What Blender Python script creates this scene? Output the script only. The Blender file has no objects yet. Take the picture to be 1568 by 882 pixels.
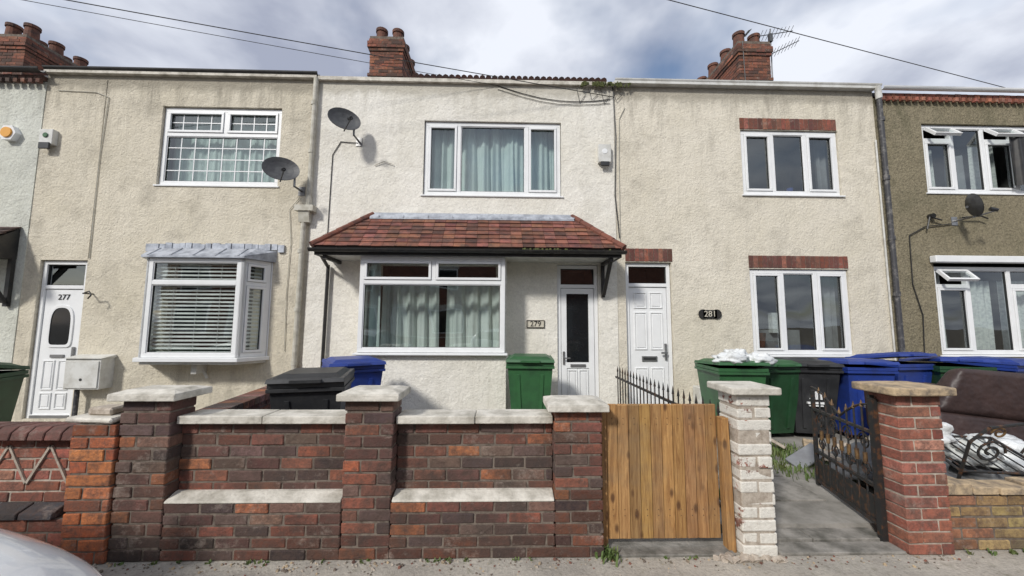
import bpy, math, random
from mathutils import Matrix, Vector
import mathutils
random.seed(7)
R=random.random
def U(a,b): return a+(b-a)*random.random()
scene=bpy.context.scene

# ---------------------------------------------------------------- materials
def nt(name):
    m=bpy.data.materials.new(name); m.use_nodes=True
    t=m.node_tree; b=t.nodes["Principled BSDF"]; return m,t,b
def N(t,typ,**k):
    n=t.nodes.new(typ)
    for a,v in k.items():
        if a=="inp":
            for i,x in v.items(): n.inputs[i].default_value=x
        else: setattr(n,a,v)
    return n
def c4(c): return (c[0],c[1],c[2],1)
def mixc(t,fac,a,b,mode='MIX'):
    n=t.nodes.new("ShaderNodeMix"); n.data_type='RGBA'; n.blend_type=mode
    for s,v in ((0,fac),(6,a),(7,b)):
        if isinstance(v,bpy.types.NodeSocket): t.links.new(v,n.inputs[s])
        elif s==0: n.inputs[0].default_value=v
        else: n.inputs[s].default_value=c4(v)
    return n.outputs[2]
def noise(t,scale,detail=4,rough=.6,mapscale=None,coord=None,dist=0):
    tc=N(t,"ShaderNodeTexCoord"); src=tc.outputs["Object"]
    if mapscale:
        mp=N(t,"ShaderNodeMapping"); mp.inputs["Scale"].default_value=mapscale
        t.links.new(src,mp.inputs[0]); src=mp.outputs[0]
    n=N(t,"ShaderNodeTexNoise",inp={"Scale":scale,"Detail":detail,"Roughness":rough,"Distortion":dist})
    t.links.new(src,n.inputs["Vector"]); return n.outputs["Fac"]
def ramp(t,src,a,b,va=0,vb=1):
    n=N(t,"ShaderNodeMapRange",inp={1:a,2:b,3:va,4:vb}); t.links.new(src,n.inputs[0]); return n.outputs[0]
def mth(t,op,a,b=0.0):
    n=N(t,"ShaderNodeMath",operation=op)
    for i,v in ((0,a),(1,b)):
        if isinstance(v,bpy.types.NodeSocket): t.links.new(v,n.inputs[i])
        else: n.inputs[i].default_value=v
    return n.outputs[0]
def bump(t,b,h,strength,dist,prev=None):
    n=N(t,"ShaderNodeBump",inp={"Strength":strength,"Distance":dist}); t.links.new(h,n.inputs["Height"])
    if prev: t.links.new(prev,n.inputs["Normal"])
    t.links.new(n.outputs[0],b.inputs["Normal"]); return n.outputs[0]
def pmat(name,c1,c2=None,scale=6,rough=.6,bs=0,bd=.002,metal=0,attr=False,lo=.4,hi=.65,coat=0,mapscale=None,spec=.5):
    m,t,b=nt(name)
    if c2 is None: c2=tuple(x*.8 for x in c1)
    f=ramp(t,noise(t,scale,4,.65,mapscale),lo,hi)
    col=mixc(t,f,c1,c2)
    if attr:
        a=N(t,"ShaderNodeAttribute",attribute_name="Col"); col=mixc(t,1,col,a.outputs["Color"],'MULTIPLY')
    t.links.new(col,b.inputs["Base Color"])
    b.inputs["Roughness"].default_value=rough; b.inputs["Metallic"].default_value=metal
    b.inputs["Coat Weight"].default_value=coat; b.inputs["Specular IOR Level"].default_value=spec
    if bs: bump(t,b,noise(t,bs,2,.6),.8,bd)
    return m
def render_mat(name,c,dirt,stain=.5,band=.6,bd=.012,pebble=False):
    m,t,b=nt(name)
    big=ramp(t,noise(t,.8,4,.65),.38,.68)
    col=mixc(t,mth(t,'MULTIPLY',big,.7),c,(c[0]*.84,c[1]*.83,c[2]*.78))
    sp=ramp(t,noise(t,36,3,.75),.42,.66)
    col=mixc(t,mth(t,'MULTIPLY',sp,.36 if not pebble else .7),col,tuple(x*(.64 if not pebble else .4) for x in c))
    patch=ramp(t,noise(t,1.7,5,.80),.50,.68)
    col=mixc(t,mth(t,'MULTIPLY',patch,.48*stain),col,dirt)
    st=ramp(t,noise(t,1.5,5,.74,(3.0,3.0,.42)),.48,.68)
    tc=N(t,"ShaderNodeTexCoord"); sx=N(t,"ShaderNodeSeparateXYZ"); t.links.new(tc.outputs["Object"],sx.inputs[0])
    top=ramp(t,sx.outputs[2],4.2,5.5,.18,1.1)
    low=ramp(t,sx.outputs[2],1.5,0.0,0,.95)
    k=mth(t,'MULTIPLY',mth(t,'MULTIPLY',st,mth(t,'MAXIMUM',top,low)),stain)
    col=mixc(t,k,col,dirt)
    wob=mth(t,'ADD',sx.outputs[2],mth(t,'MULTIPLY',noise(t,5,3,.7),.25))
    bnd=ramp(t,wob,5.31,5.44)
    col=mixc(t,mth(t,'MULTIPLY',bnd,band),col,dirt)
    t.links.new(col,b.inputs["Base Color"]); b.inputs["Roughness"].default_value=.92
    b.inputs["Specular IOR Level"].default_value=.2
    p=bump(t,b,noise(t,5,3,.65),.6,.035)
    bump(t,b,noise(t,28,3,.8),.9,bd*1.8,p)
    return m
def brick_mat(name,white=0.0,wcol=(.62,.58,.52),soot=.5):
    m,t,b=nt(name)
    a=N(t,"ShaderNodeAttribute",attribute_name="Col"); col=a.outputs["Color"]
    f=ramp(t,noise(t,18,4,.8),.38,.64); col=mixc(t,mth(t,'MULTIPLY',f,.76),col,(.10,.06,.047))
    g=ramp(t,noise(t,2.3,4,.7),.45,.65); col=mixc(t,mth(t,'MULTIPLY',g,soot),col,(.04,.033,.028))
    w=ramp(t,noise(t,5,5,.8),.56,.72); col=mixc(t,mth(t,'MULTIPLY',w,.44),col,(.44,.37,.31))
    if white>0:
        ww=ramp(t,noise(t,7,5,.75),white,white-.05); col=mixc(t,ww,col,wcol)
        s2=ramp(t,noise(t,20,3,.7),.5,.75); col=mixc(t,mth(t,'MULTIPLY',s2,.4),col,(.35,.3,.25))
    t.links.new(col,b.inputs["Base Color"]); b.inputs["Roughness"].default_value=.9
    bump(t,b,noise(t,42,4,.8),1,.010)
    return m
M={}
M['r277']=render_mat("render_beige",(.75,.69,.565),(.33,.30,.24),.95,.8,bd=.014)
M['r279']=render_mat("render_cream",(.86,.83,.755),(.46,.43,.36),.50,.75,bd=.008)
M['r281']=render_mat("render_buff",(.79,.735,.62),(.36,.33,.27),.85,.75,bd=.011)
M['r283']=render_mat("render_pebbledash_brown",(.31,.27,.185),(.12,.115,.07),1.0,.4,bd=.016,pebble=True)
M['r275']=render_mat("render_pale",(.70,.71,.64),(.38,.38,.33),.8,.5)
M['brick']=brick_mat("weathered_brick",soot=.66)
M['brickc']=brick_mat("chimney_brick",soot=.6)
M['brickr']=brick_mat("red_brick",soot=.25)
M['brickw']=brick_mat("painted_brick",white=.62,wcol=(.74,.71,.64),soot=.2)
M['mortar']=pmat("mortar",(.19,.155,.125),(.09,.07,.055),20,.95,bs=90,bd=.004)
M['mortarl']=pmat("mortar_light",(.48,.42,.35),(.3,.25,.2),20,.95,bs=90,bd=.004)
M['cap']=pmat("cast_stone",(.68,.645,.57),(.36,.335,.28),7,.88,bs=45,bd=.007,lo=.38,hi=.68)
M['capd']=pmat("crazy_stone",(.50,.38,.24),(.20,.16,.12),14,.9,bs=50,bd=.008)
M['pvc']=pmat("white_upvc",(.82,.83,.83),(.76,.77,.77),3,.35)
M['pvcd']=pmat("white_upvc_dull",(.66,.66,.63),(.5,.49,.45),6,.45)
M['gasket']=pmat("rubber_gasket",(.03,.03,.03),rough=.6)
M['black']=pmat("black_paint",(.018,.018,.018),(.035,.032,.028),9,.42)
M['blackpl']=pmat("black_plastic",(.020,.021,.023),(.036,.037,.039),7,.45,bs=60,bd=.0006)
M['greenpl']=pmat("green_plastic",(.035,.125,.045),(.028,.085,.036),5,.45,bs=60,bd=.0006)
M['dgreenpl']=pmat("dark_green_plastic",(.02,.07,.03),(.015,.05,.02),5,.45)
M['bluepl']=pmat("blue_plastic",(.02,.05,.27),(.02,.04,.18),5,.42,bs=60,bd=.0006)
M['rubber']=pmat("tyre_rubber",(.02,.02,.02),rough=.85)
M['terra']=pmat("chimney_pot_clay",(.16,.065,.04),(.05,.03,.025),8,.85,bs=40,bd=.004)
M['tile']=pmat("clay_roof_tile",(.23,.095,.062),(.11,.058,.045),9,.88,bs=60,bd=.004,attr=True)
M['slate']=pmat("slate",(.07,.07,.075),(.035,.035,.04),5,.7,bs=20,bd=.004)
M['lead']=pmat("lead",(.46,.49,.54),(.24,.26,.30),7,.5,bs=14,bd=.006,metal=.15)
M['pipe']=pmat("grey_pipe",(.54,.52,.45),(.38,.36,.29),10,.6)
M['darkpipe']=pmat("dark_pipe",(.05,.05,.055),(.20,.19,.18),14,.6,lo=.5,hi=.7)
M['dish']=pmat("dish_grey",(.085,.088,.09),(.055,.055,.06),10,.55)
M['metal']=pmat("galvanised",(.35,.35,.35),rough=.4,metal=.8)
M['iron']=pmat("wrought_iron",(.02,.02,.02),(.10,.045,.02),22,.55,lo=.52,hi=.66)
M['gold']=pmat("faded_gold",(.22,.13,.05),(.07,.04,.025),20,.5,metal=.3)
M['road']=pmat("asphalt",(.055,.055,.056),(.035,.035,.036),30,.9,bs=90,bd=.006)
M['dirt']=pmat("soil_and_gravel",(.20,.17,.13),(.11,.09,.065),10,.95,bs=40,bd=.02)
M['garden']=pmat("garden_concrete",(.33,.31,.28),(.17,.16,.14),3,.9,bs=50,bd=.006)
M['slab']=pmat("path_concrete",(.31,.29,.26),(.10,.095,.08),4,.9,bs=50,bd=.009)
M['grass']=pmat("weed_leaf",(.08,.13,.03),(.13,.15,.05),8,.7)
M['moss']=pmat("moss",(.09,.10,.03),(.05,.06,.02),20,.95,bs=60,bd=.01)
M['cloth']=pmat("curtain_teal",(.52,.60,.57),(.44,.53,.50),3,.9)
M['cloth2']=pmat("curtain_pale",(.60,.64,.61),(.50,.55,.52),3,.9)
M['net']=pmat("net_curtain",(.60,.62,.60),(.42,.44,.45),25,.9)
M['grey']=pmat("grey_curtain",(.22,.23,.24),(.15,.15,.16),3,.9)
M['blind']=pmat("blind_white",(.74,.74,.72),rough=.5)
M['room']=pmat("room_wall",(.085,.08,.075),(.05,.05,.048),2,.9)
M['bag']=pmat("plastic_bag",(.72,.74,.74),(.55,.57,.58),5,.35,bs=18,bd=.02)
M['sofa']=pmat("brown_leatherette",(.050,.029,.026),(.030,.018,.017),3,.5,bs=7,bd=.03)
M['carw']=pmat("white_car_paint",(.74,.75,.76),(.72,.73,.74),2,.22,coat=1)
M['carg']=pmat("car_glass",(.012,.014,.016),rough=.06)
M['lamp']=pmat("headlamp",(.45,.47,.5),rough=.08,coat=1)
M['rim']=pmat("alloy_rim",(.4,.4,.42),rough=.3,metal=.9)
M['sign']=pmat("sign_plate",(.62,.58,.48),(.5,.46,.38),20,.6)
M['yel']=pmat("alarm_yellow",(.75,.36,.05),(.7,.33,.05),5,.4)
M['polew']=pmat("wood_pole",(.14,.10,.07),(.08,.06,.04),8,.9)

def glass_mat():
    m=bpy.data.materials.new("window_glass"); m.use_nodes=True; t=m.node_tree; t.nodes.clear()
    o=N(t,"ShaderNodeOutputMaterial"); mx=N(t,"ShaderNodeMixShader"); tr=N(t,"ShaderNodeBsdfTransparent"); gl=N(t,"ShaderNodeBsdfGlossy")
    tr.inputs[0].default_value=(.84,.89,.88,1); gl.inputs["Roughness"].default_value=.012; gl.inputs[0].default_value=(.95,1,1,1)
    ge=N(t,"ShaderNodeNewGeometry"); dt=N(t,"ShaderNodeVectorMath",operation='DOT_PRODUCT'); t.links.new(ge.outputs["Incoming"],dt.inputs[0]); t.links.new(ge.outputs["Normal"],dt.inputs[1])
    c=mth(t,'ABSOLUTE',dt.outputs["Value"]); k=mth(t,'POWER',mth(t,'SUBTRACT',1.0,c),4.0); k=mth(t,'ADD',mth(t,'MULTIPLY',k,.82),.15)
    n=noise(t,1.3,1,.5); bp=N(t,"ShaderNodeBump",inp={"Strength":.3,"Distance":.02}); t.links.new(n,bp.inputs["Height"]); t.links.new(bp.outputs[0],gl.inputs["Normal"])
    t.links.new(k,mx.inputs[0]); t.links.new(tr.outputs[0],mx.inputs[1]); t.links.new(gl.outputs[0],mx.inputs[2]); t.links.new(mx.outputs[0],o.inputs[0])
    return m
M['glass']=glass_mat()
def wood_mat():
    m,t,b=nt("gate_timber")
    a=N(t,"ShaderNodeAttribute",attribute_name="Col")
    g=ramp(t,noise(t,3.2,5,.75,(16,16,1.0),dist=.8),.38,.64)
    col=mixc(t,g,(.46,.265,.105),(.22,.105,.035))
    col=mixc(t,1,col,a.outputs["Color"],'MULTIPLY')
    tc=N(t,"ShaderNodeTexCoord"); mp=N(t,"ShaderNodeMapping"); mp.inputs["Scale"].default_value=(13,1,6)
    t.links.new(tc.outputs["Object"],mp.inputs[0])
    v=N(t,"ShaderNodeTexVoronoi",inp={"Scale":1.0}); t.links.new(mp.outputs[0],v.inputs["Vector"])
    k=ramp(t,v.outputs["Distance"],.13,.26,1,0); col=mixc(t,mth(t,'MULTIPLY',k,.85),col,(.08,.032,.012))
    gr=ramp(t,noise(t,3,4,.75),.46,.72); col=mixc(t,mth(t,'MULTIPLY',gr,.5),col,(.20,.14,.085))
    t.links.new(col,b.inputs["Base Color"]); b.inputs["Roughness"].default_value=.75
    bump(t,b,noise(t,6,4,.7,(16,16,1.2)),.6,.004); return m
M['wood']=wood_mat()
def pave_mat():
    m,t,b=nt("pavement_concrete")
    f=ramp(t,noise(t,2.2,5,.7),.35,.7); col=mixc(t,f,(.52,.48,.41),(.33,.30,.26))
    s=ramp(t,noise(t,45,4,.8),.48,.68); col=mixc(t,mth(t,'MULTIPLY',s,.55),col,(.16,.145,.125))
    s3=ramp(t,noise(t,12,5,.8),.55,.68); col=mixc(t,mth(t,'MULTIPLY',s3,.5),col,(.14,.135,.08))
    t.links.new(col,b.inputs["Base Color"]); b.inputs["Roughness"].default_value=.92
    bump(t,b,noise(t,36,4,.8),1,.012); return m
M['pave']=pave_mat()
def tex_brick(name):
    m,t,b=nt(name); tc=N(t,"ShaderNodeTexCoord"); sx=N(t,"ShaderNodeSeparateXYZ"); t.links.new(tc.outputs["Object"],sx.inputs[0])
    cb=N(t,"ShaderNodeCombineXYZ"); t.links.new(mth(t,'ADD',sx.outputs[0],sx.outputs[1]),cb.inputs[0]); t.links.new(sx.outputs[2],cb.inputs[1])
    br=N(t,"ShaderNodeTexBrick",inp={"Color1":(.27,.10,.06,1),"Color2":(.17,.065,.045,1),"Mortar":(.25,.2,.16,1),"Scale":1.0,"Mortar Size":.006,"Brick Width":.225,"Row Height":.075})
    t.links.new(cb.outputs[0],br.inputs["Vector"]); t.links.new(br.outputs["Color"],b.inputs["Base Color"]); b.inputs["Roughness"].default_value=.9
    return m
M['tbrick']=tex_brick("terrace_brick")

# ---------------------------------------------------------------- mesh builder
class B:
    def __init__(s): s.v=[];s.f=[];s.m=[];s.c=[];s.mats=[]
    def mi(s,k):
        if k not in s.mats: s.mats.append(k)
        return s.mats.index(k)
    def add(s,vs,fs,k,X=None,col=(1,1,1)):
        o=len(s.v); i=s.mi(k)
        for p in vs:
            p=Vector(p)
            if X is not None: p=X@p
            s.v.append(tuple(p))
        for f in fs: s.f.append(tuple(o+j for j in f)); s.m.append(i); s.c.append(col)
    def box(s,x0,x1,y0,y1,z0,z1,k,X=None,col=(1,1,1)):
        if x0>x1:x0,x1=x1,x0
        if y0>y1:y0,y1=y1,y0
        if z0>z1:z0,z1=z1,z0
        s.add([(x0,y0,z0),(x1,y0,z0),(x1,y1,z0),(x0,y1,z0),(x0,y0,z1),(x1,y0,z1),(x1,y1,z1),(x0,y1,z1)],
              [(0,3,2,1),(4,5,6,7),(0,1,5,4),(1,2,6,5),(2,3,7,6),(3,0,4,7)],k,X,col)
    def hexa(s,vs,k,X=None,col=(1,1,1)):
        s.add(vs,[(0,3,2,1),(4,5,6,7),(0,1,5,4),(1,2,6,5),(2,3,7,6),(3,0,4,7)],k,X,col)
    def prism(s,poly,z0,z1,k,X=None,col=(1,1,1)):
        n=len(poly); vs=[(p[0],p[1],z0) for p in poly]+[(p[0],p[1],z1) for p in poly]
        s.add(vs,[tuple(range(n))[::-1],tuple(range(n,2*n))]+[(i,(i+1)%n,n+(i+1)%n,n+i) for i in range(n)],k,X,col)
    def prismx(s,poly,x0,x1,k,X=None,col=(1,1,1)):
        n=len(poly); vs=[(x0,p[0],p[1]) for p in poly]+[(x1,p[0],p[1]) for p in poly]
        s.add(vs,[tuple(range(n))[::-1],tuple(range(n,2*n))]+[(i,(i+1)%n,n+(i+1)%n,n+i) for i in range(n)],k,X,col)
    def cyl(s,p0,p1,r0,r1=None,k='black',seg=12,X=None,col=(1,1,1),caps=True):
        if r1 is None:r1=r0
        p0=Vector(p0);p1=Vector(p1);d=(p1-p0)
        if d.length<1e-6:return
        q=d.to_track_quat('Z','Y'); vs=[]
        for p,r in ((p0,r0),(p1,r1)):
            for i in range(seg):
                a=2*math.pi*i/seg; vs.append(p+q@Vector((r*math.cos(a),r*math.sin(a),0)))
        fs=[(i,(i+1)%seg,seg+(i+1)%seg,seg+i) for i in range(seg)]
        if caps: fs+=[tuple(range(seg))[::-1],tuple(range(seg,2*seg))]
        s.add(vs,fs,k,X,col)
    def tube(s,pts,r,k,seg=6,X=None):
        for a,b in zip(pts[:-1],pts[1:]): s.cyl(a,b,r,r,k,seg,X)
    def build(s,name,parent=None,bevel=0,smooth=False,bseg=1,recenter=None,subsurf=0):
        if recenter is None: recenter=parent is None
        me=bpy.data.meshes.new(name); off=Vector((0,0,0))
        if recenter:
            xs=[v[0] for v in s.v]; ys=[v[1] for v in s.v]; zs=[v[2] for v in s.v]
            off=Vector(((min(xs)+max(xs))/2,(min(ys)+max(ys))/2,min(zs)))
        me.from_pydata([tuple(Vector(v)-off) for v in s.v],[],s.f)
        for k in s.mats: me.materials.append(M[k])
        me.polygons.foreach_set("material_index",s.m)
        at=me.color_attributes.new("Col",'FLOAT_COLOR','CORNER'); data=[]
        for p,c in zip(me.polygons,s.c): data+=[c[0],c[1],c[2],1.0]*p.loop_total
        at.data.foreach_set("color",data)
        if smooth: me.polygons.foreach_set("use_smooth",[True]*len(me.polygons))
        me.update(); ob=bpy.data.objects.new(name,me); scene.collection.objects.link(ob); ob.location=off
        if parent: ob.parent=parent; ob.location=off-parent.location
        if bevel:
            md=ob.modifiers.new("bevel",'BEVEL'); md.width=bevel; md.segments=bseg; md.limit_method='ANGLE'; md.angle_limit=.6
        if subsurf:
            md=ob.modifiers.new("sub",'SUBSURF'); md.levels=subsurf; md.render_levels=subsurf
        return ob
def group(name,loc=(0,0,0)):
    e=bpy.data.objects.new(name,None); e.location=loc; e.empty_display_size=.2; scene.collection.objects.link(e); return e
def text(s,size,loc,parent,k,name="numerals",ext=.003):
    cu=bpy.data.curves.new(name,'FONT'); cu.body=s; cu.size=size; cu.extrude=ext; cu.align_x='CENTER'; cu.align_y='CENTER'
    cu.materials.append(M[k]); o=bpy.data.objects.new(name,cu); scene.collection.objects.link(o)
    o.rotation_euler=(math.pi/2,0,0); o.parent=parent; o.location=Vector(loc)-parent.location; return o
def place(x,y,z,rz=0,rx=0,ry=0): return Matrix.Translation((x,y,z))@Matrix.Rotation(rz,4,'Z')@Matrix.Rotation(rx,4,'X')@Matrix.Rotation(ry,4,'Y')

# ---------------------------------------------------------------- bricks
PAL_OLD=[((.14,.065,.05),4),((.20,.082,.055),4.6),((.28,.097,.058),3.2),((.42,.145,.065),1.9),((.085,.058,.052),2.8),((.17,.11,.09),2.4),((.26,.15,.11),1)]
PAL_CH=[((.20,.07,.04),3),((.30,.10,.055),4),((.11,.05,.035),2),((.36,.13,.07),1.5)]
PAL_OR=[((.46,.14,.05),4),((.36,.10,.04),3),((.52,.19,.07),1.5),((.22,.07,.04),1)]
PAL_RD=[((.38,.125,.08),4),((.44,.165,.11),3),((.30,.10,.065),2),((.48,.22,.15),1.4)]
PAL_YE=[((.36,.24,.10),3),((.42,.28,.12),2),((.30,.14,.07),2),((.2,.15,.09),1)]
def pick(p,dark=1):
    t=sum(w for _,w in p)*R()
    for c,w in p:
        t-=w
        if t<=0: break
    j=U(.72,1.28)*dark
    return tuple(min(.9,x*j*U(.92,1.08)) for x in c)
def cuts(a,b,L,off):
    xs=[a]; x=a+(L-off if off else L)+U(-.012,.012)
    while x<b-.045: xs.append(x); x+=L+U(-.006,.006)
    xs.append(b); return xs
def bricks(bb,x0,x1,y0,y1,z0,z1,h=.075,L=.225,Ly=.225,pal=PAL_OLD,mat='brick',mor='mortar',darkf=None,jit=.0025,X=None,skipmortar=False):
    n=max(1,round((z1-z0)/h)); h=(z1-z0)/n; g=.011
    for k in range(n):
        za=z0+k*h; off=(k%2)*L*.5
        xs=cuts(x0,x1,L,off); ys=cuts(y0,y1,Ly,(k%2)*Ly*.5) if y1-y0>.3 else [y0,y1]
        for i in range(len(xs)-1):
            for j in range(len(ys)-1):
                a0=xs[i]+(g/2 if i else 0); a1=xs[i+1]-(g/2 if i<len(xs)-2 else 0)
                b0=ys[j]+(g/2 if j else 0); b1=ys[j+1]-(g/2 if j<len(ys)-2 else 0)
                d=U(-jit,jit)*1.3; zz=U(-.002,.002)
                dk=darkf((a0+a1)/2,za) if darkf else 1
                q=lambda: U(-.002,.002)
                xa=a0+(d if i==0 else 0); xb=a1+(d if i==len(xs)-2 else 0); ya=b0+(d if j==0 else 0)
                z_0=za+g/2+zz; z_1=za+h-g/2+zz
                bb.hexa([(xa+q(),ya+q(),z_0+q()),(xb+q(),ya+q(),z_0+q()),(xb,b1,z_0),(xa,b1,z_0),(xa+q(),ya+q(),z_1+q()),(xb+q(),ya+q(),z_1+q()),(xb,b1,z_1),(xa,b1,z_1)],mat,X,pick(pal,dk))
    if not skipmortar:
        e=.007; bb.box(x0+e,x1-e,y0+e,y1-e,z0,z1-.002,mor,X)

# ---------------------------------------------------------------- windows / doors
def frame(bb,x0,x1,z0,z1,y0,y1,w,k='pvc',X=None):
    bb.box(x0,x1,y0,y1,z0,z0+w,k,X); bb.box(x0,x1,y0,y1,z1-w,z1,k,X)
    bb.box(x0,x0+w,y0,y1,z0+w,z1-w,k,X); bb.box(x1-w,x1,y0,y1,z0+w,z1-w,k,X)
def window(par,x0,x1,z0,z1,y,mull=[],trans={},sash=None,X=None,bars=None,sill=True,skip=[],topm=None):
    f=B(); g=B(); w=.06; y0=y; y1=y+.07
    frame(f,x0,x1,z0,z1,y0,y1,w,'pvc',X)
    xs=[x0+w]+sum([[m-.03,m+.03] for m in mull],[])+[x1-w]
    for m in mull: f.box(m-.03,m+.03,y0,y1,z0+w,z1-w,'pvc',X)
    for c in range(len(mull)+1):
        a,b=xs[2*c],xs[2*c+1]
        cells=[(0,a,b,z0+w,z1-w)]
        if c in trans:
            t=trans[c]; f.box(a,b,y0,y1,t-.03,t+.03,'pvc',X); cells=[(0,a,b,z0+w,t-.03)]
            if topm: f.box(topm-.03,topm+.03,y0,y1,t+.03,z1-w,'pvc',X); cells+=[(1,a,topm-.03,t+.03,z1-w),(1,topm+.03,b,t+.03,z1-w)]
            else: cells+=[(1,a,b,t+.03,z1-w)]
        for r,a_,b_,za,zb in cells:
            if (c,r) in skip: continue
            s= sash is None or (c,r) in sash
            if s:
                frame(f,a_+.004,b_-.004,za+.004,zb-.004,y0-.016,y0+.05,.036,'pvc',X); e=.040
            else: e=.014; frame(f,a_,b_,za,zb,y0+.012,y0+.05,.014,'pvc',X)
            frame(f,a_+e-.004,b_-e+.004,za+e-.004,zb-e+.004,y0+.012,y0+.045,.007,'gasket',X)
            g.add([(a_+e,y0+.03,za+e),(b_-e,y0+.03,za+e),(b_-e,y0+.03,zb-e),(a_+e,y0+.03,zb-e)],[(0,1,2,3)],'glass',X)
            if bars:
                nx=max(1,round((b_-a_)/bars[0])); nz=max(1,round((zb-za)/bars[1]))
                for i in range(1,nx):
                    xx=a_+(b_-a_)*i/nx; f.box(xx-.009,xx+.009,y0+.022,y0+.028,za+e,zb-e,'pvc',X)
                for i in range(1,nz):
                    zz=za+(zb-za)*i/nz; f.box(a_+e,b_-e,y0+.0225,y0+.0275,zz-.009,zz+.009,'pvc',X)
    if sill: f.hexa([(x0-.04,y-.06,z0-.035),(x1+.04,y-.06,z0-.035),(x1+.04,y+.06,z0-.03),(x0-.04,y+.06,z0-.03),(x0-.04,y-.06,z0-.012),(x1+.04,y-.06,z0-.012),(x1+.04,y+.06,z0-.001),(x0-.04,y+.06,z0-.001)],'pvc',X)
    f.build("window_frame",par,bevel=.004); g.build("window_glass",par)
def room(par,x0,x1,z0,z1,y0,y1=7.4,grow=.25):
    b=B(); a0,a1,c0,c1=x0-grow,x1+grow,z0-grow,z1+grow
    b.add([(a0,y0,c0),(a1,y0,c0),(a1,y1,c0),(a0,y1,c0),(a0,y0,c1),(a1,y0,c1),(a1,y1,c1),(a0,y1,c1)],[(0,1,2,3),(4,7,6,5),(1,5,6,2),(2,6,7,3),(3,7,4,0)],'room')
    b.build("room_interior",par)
def curtain(par,x0,x1,z0,z1,y,k='cloth',amp=.03,wl=.13,X=None,ph=0,name="curtain"):
    b=B(); n=max(6,int((x1-x0)/.014)); vs=[]
    for i in range(n+1):
        x=x0+(x1-x0)*i/n
        for z,s in ((z0,1.3),((z0+z1)/2,1.0),(z1,.7)):
            vs.append((x+s*.012*math.sin(x*31+z),y+amp*s*(math.sin(2*math.pi*x/wl+ph+1.1*math.sin(x*5+z*.3))+.4*math.sin(x*77+1+z)),z))
    fs=[]
    for i in range(n):
        for r in range(2): a=i*3+r; fs.append((a,a+3,a+4,a+1))
    b.add(vs,fs,k,X); return b.build(name,par,smooth=True)
def panel(bb,x0,x1,z0,z1,y,k='pvc'):
    frame(bb,x0,x1,z0,z1,y-.014,y+.01,.018,k); bb.box(x0+.035,x1-.035,y-.010,y+.01,z0+.035,z1-.035,k)
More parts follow.
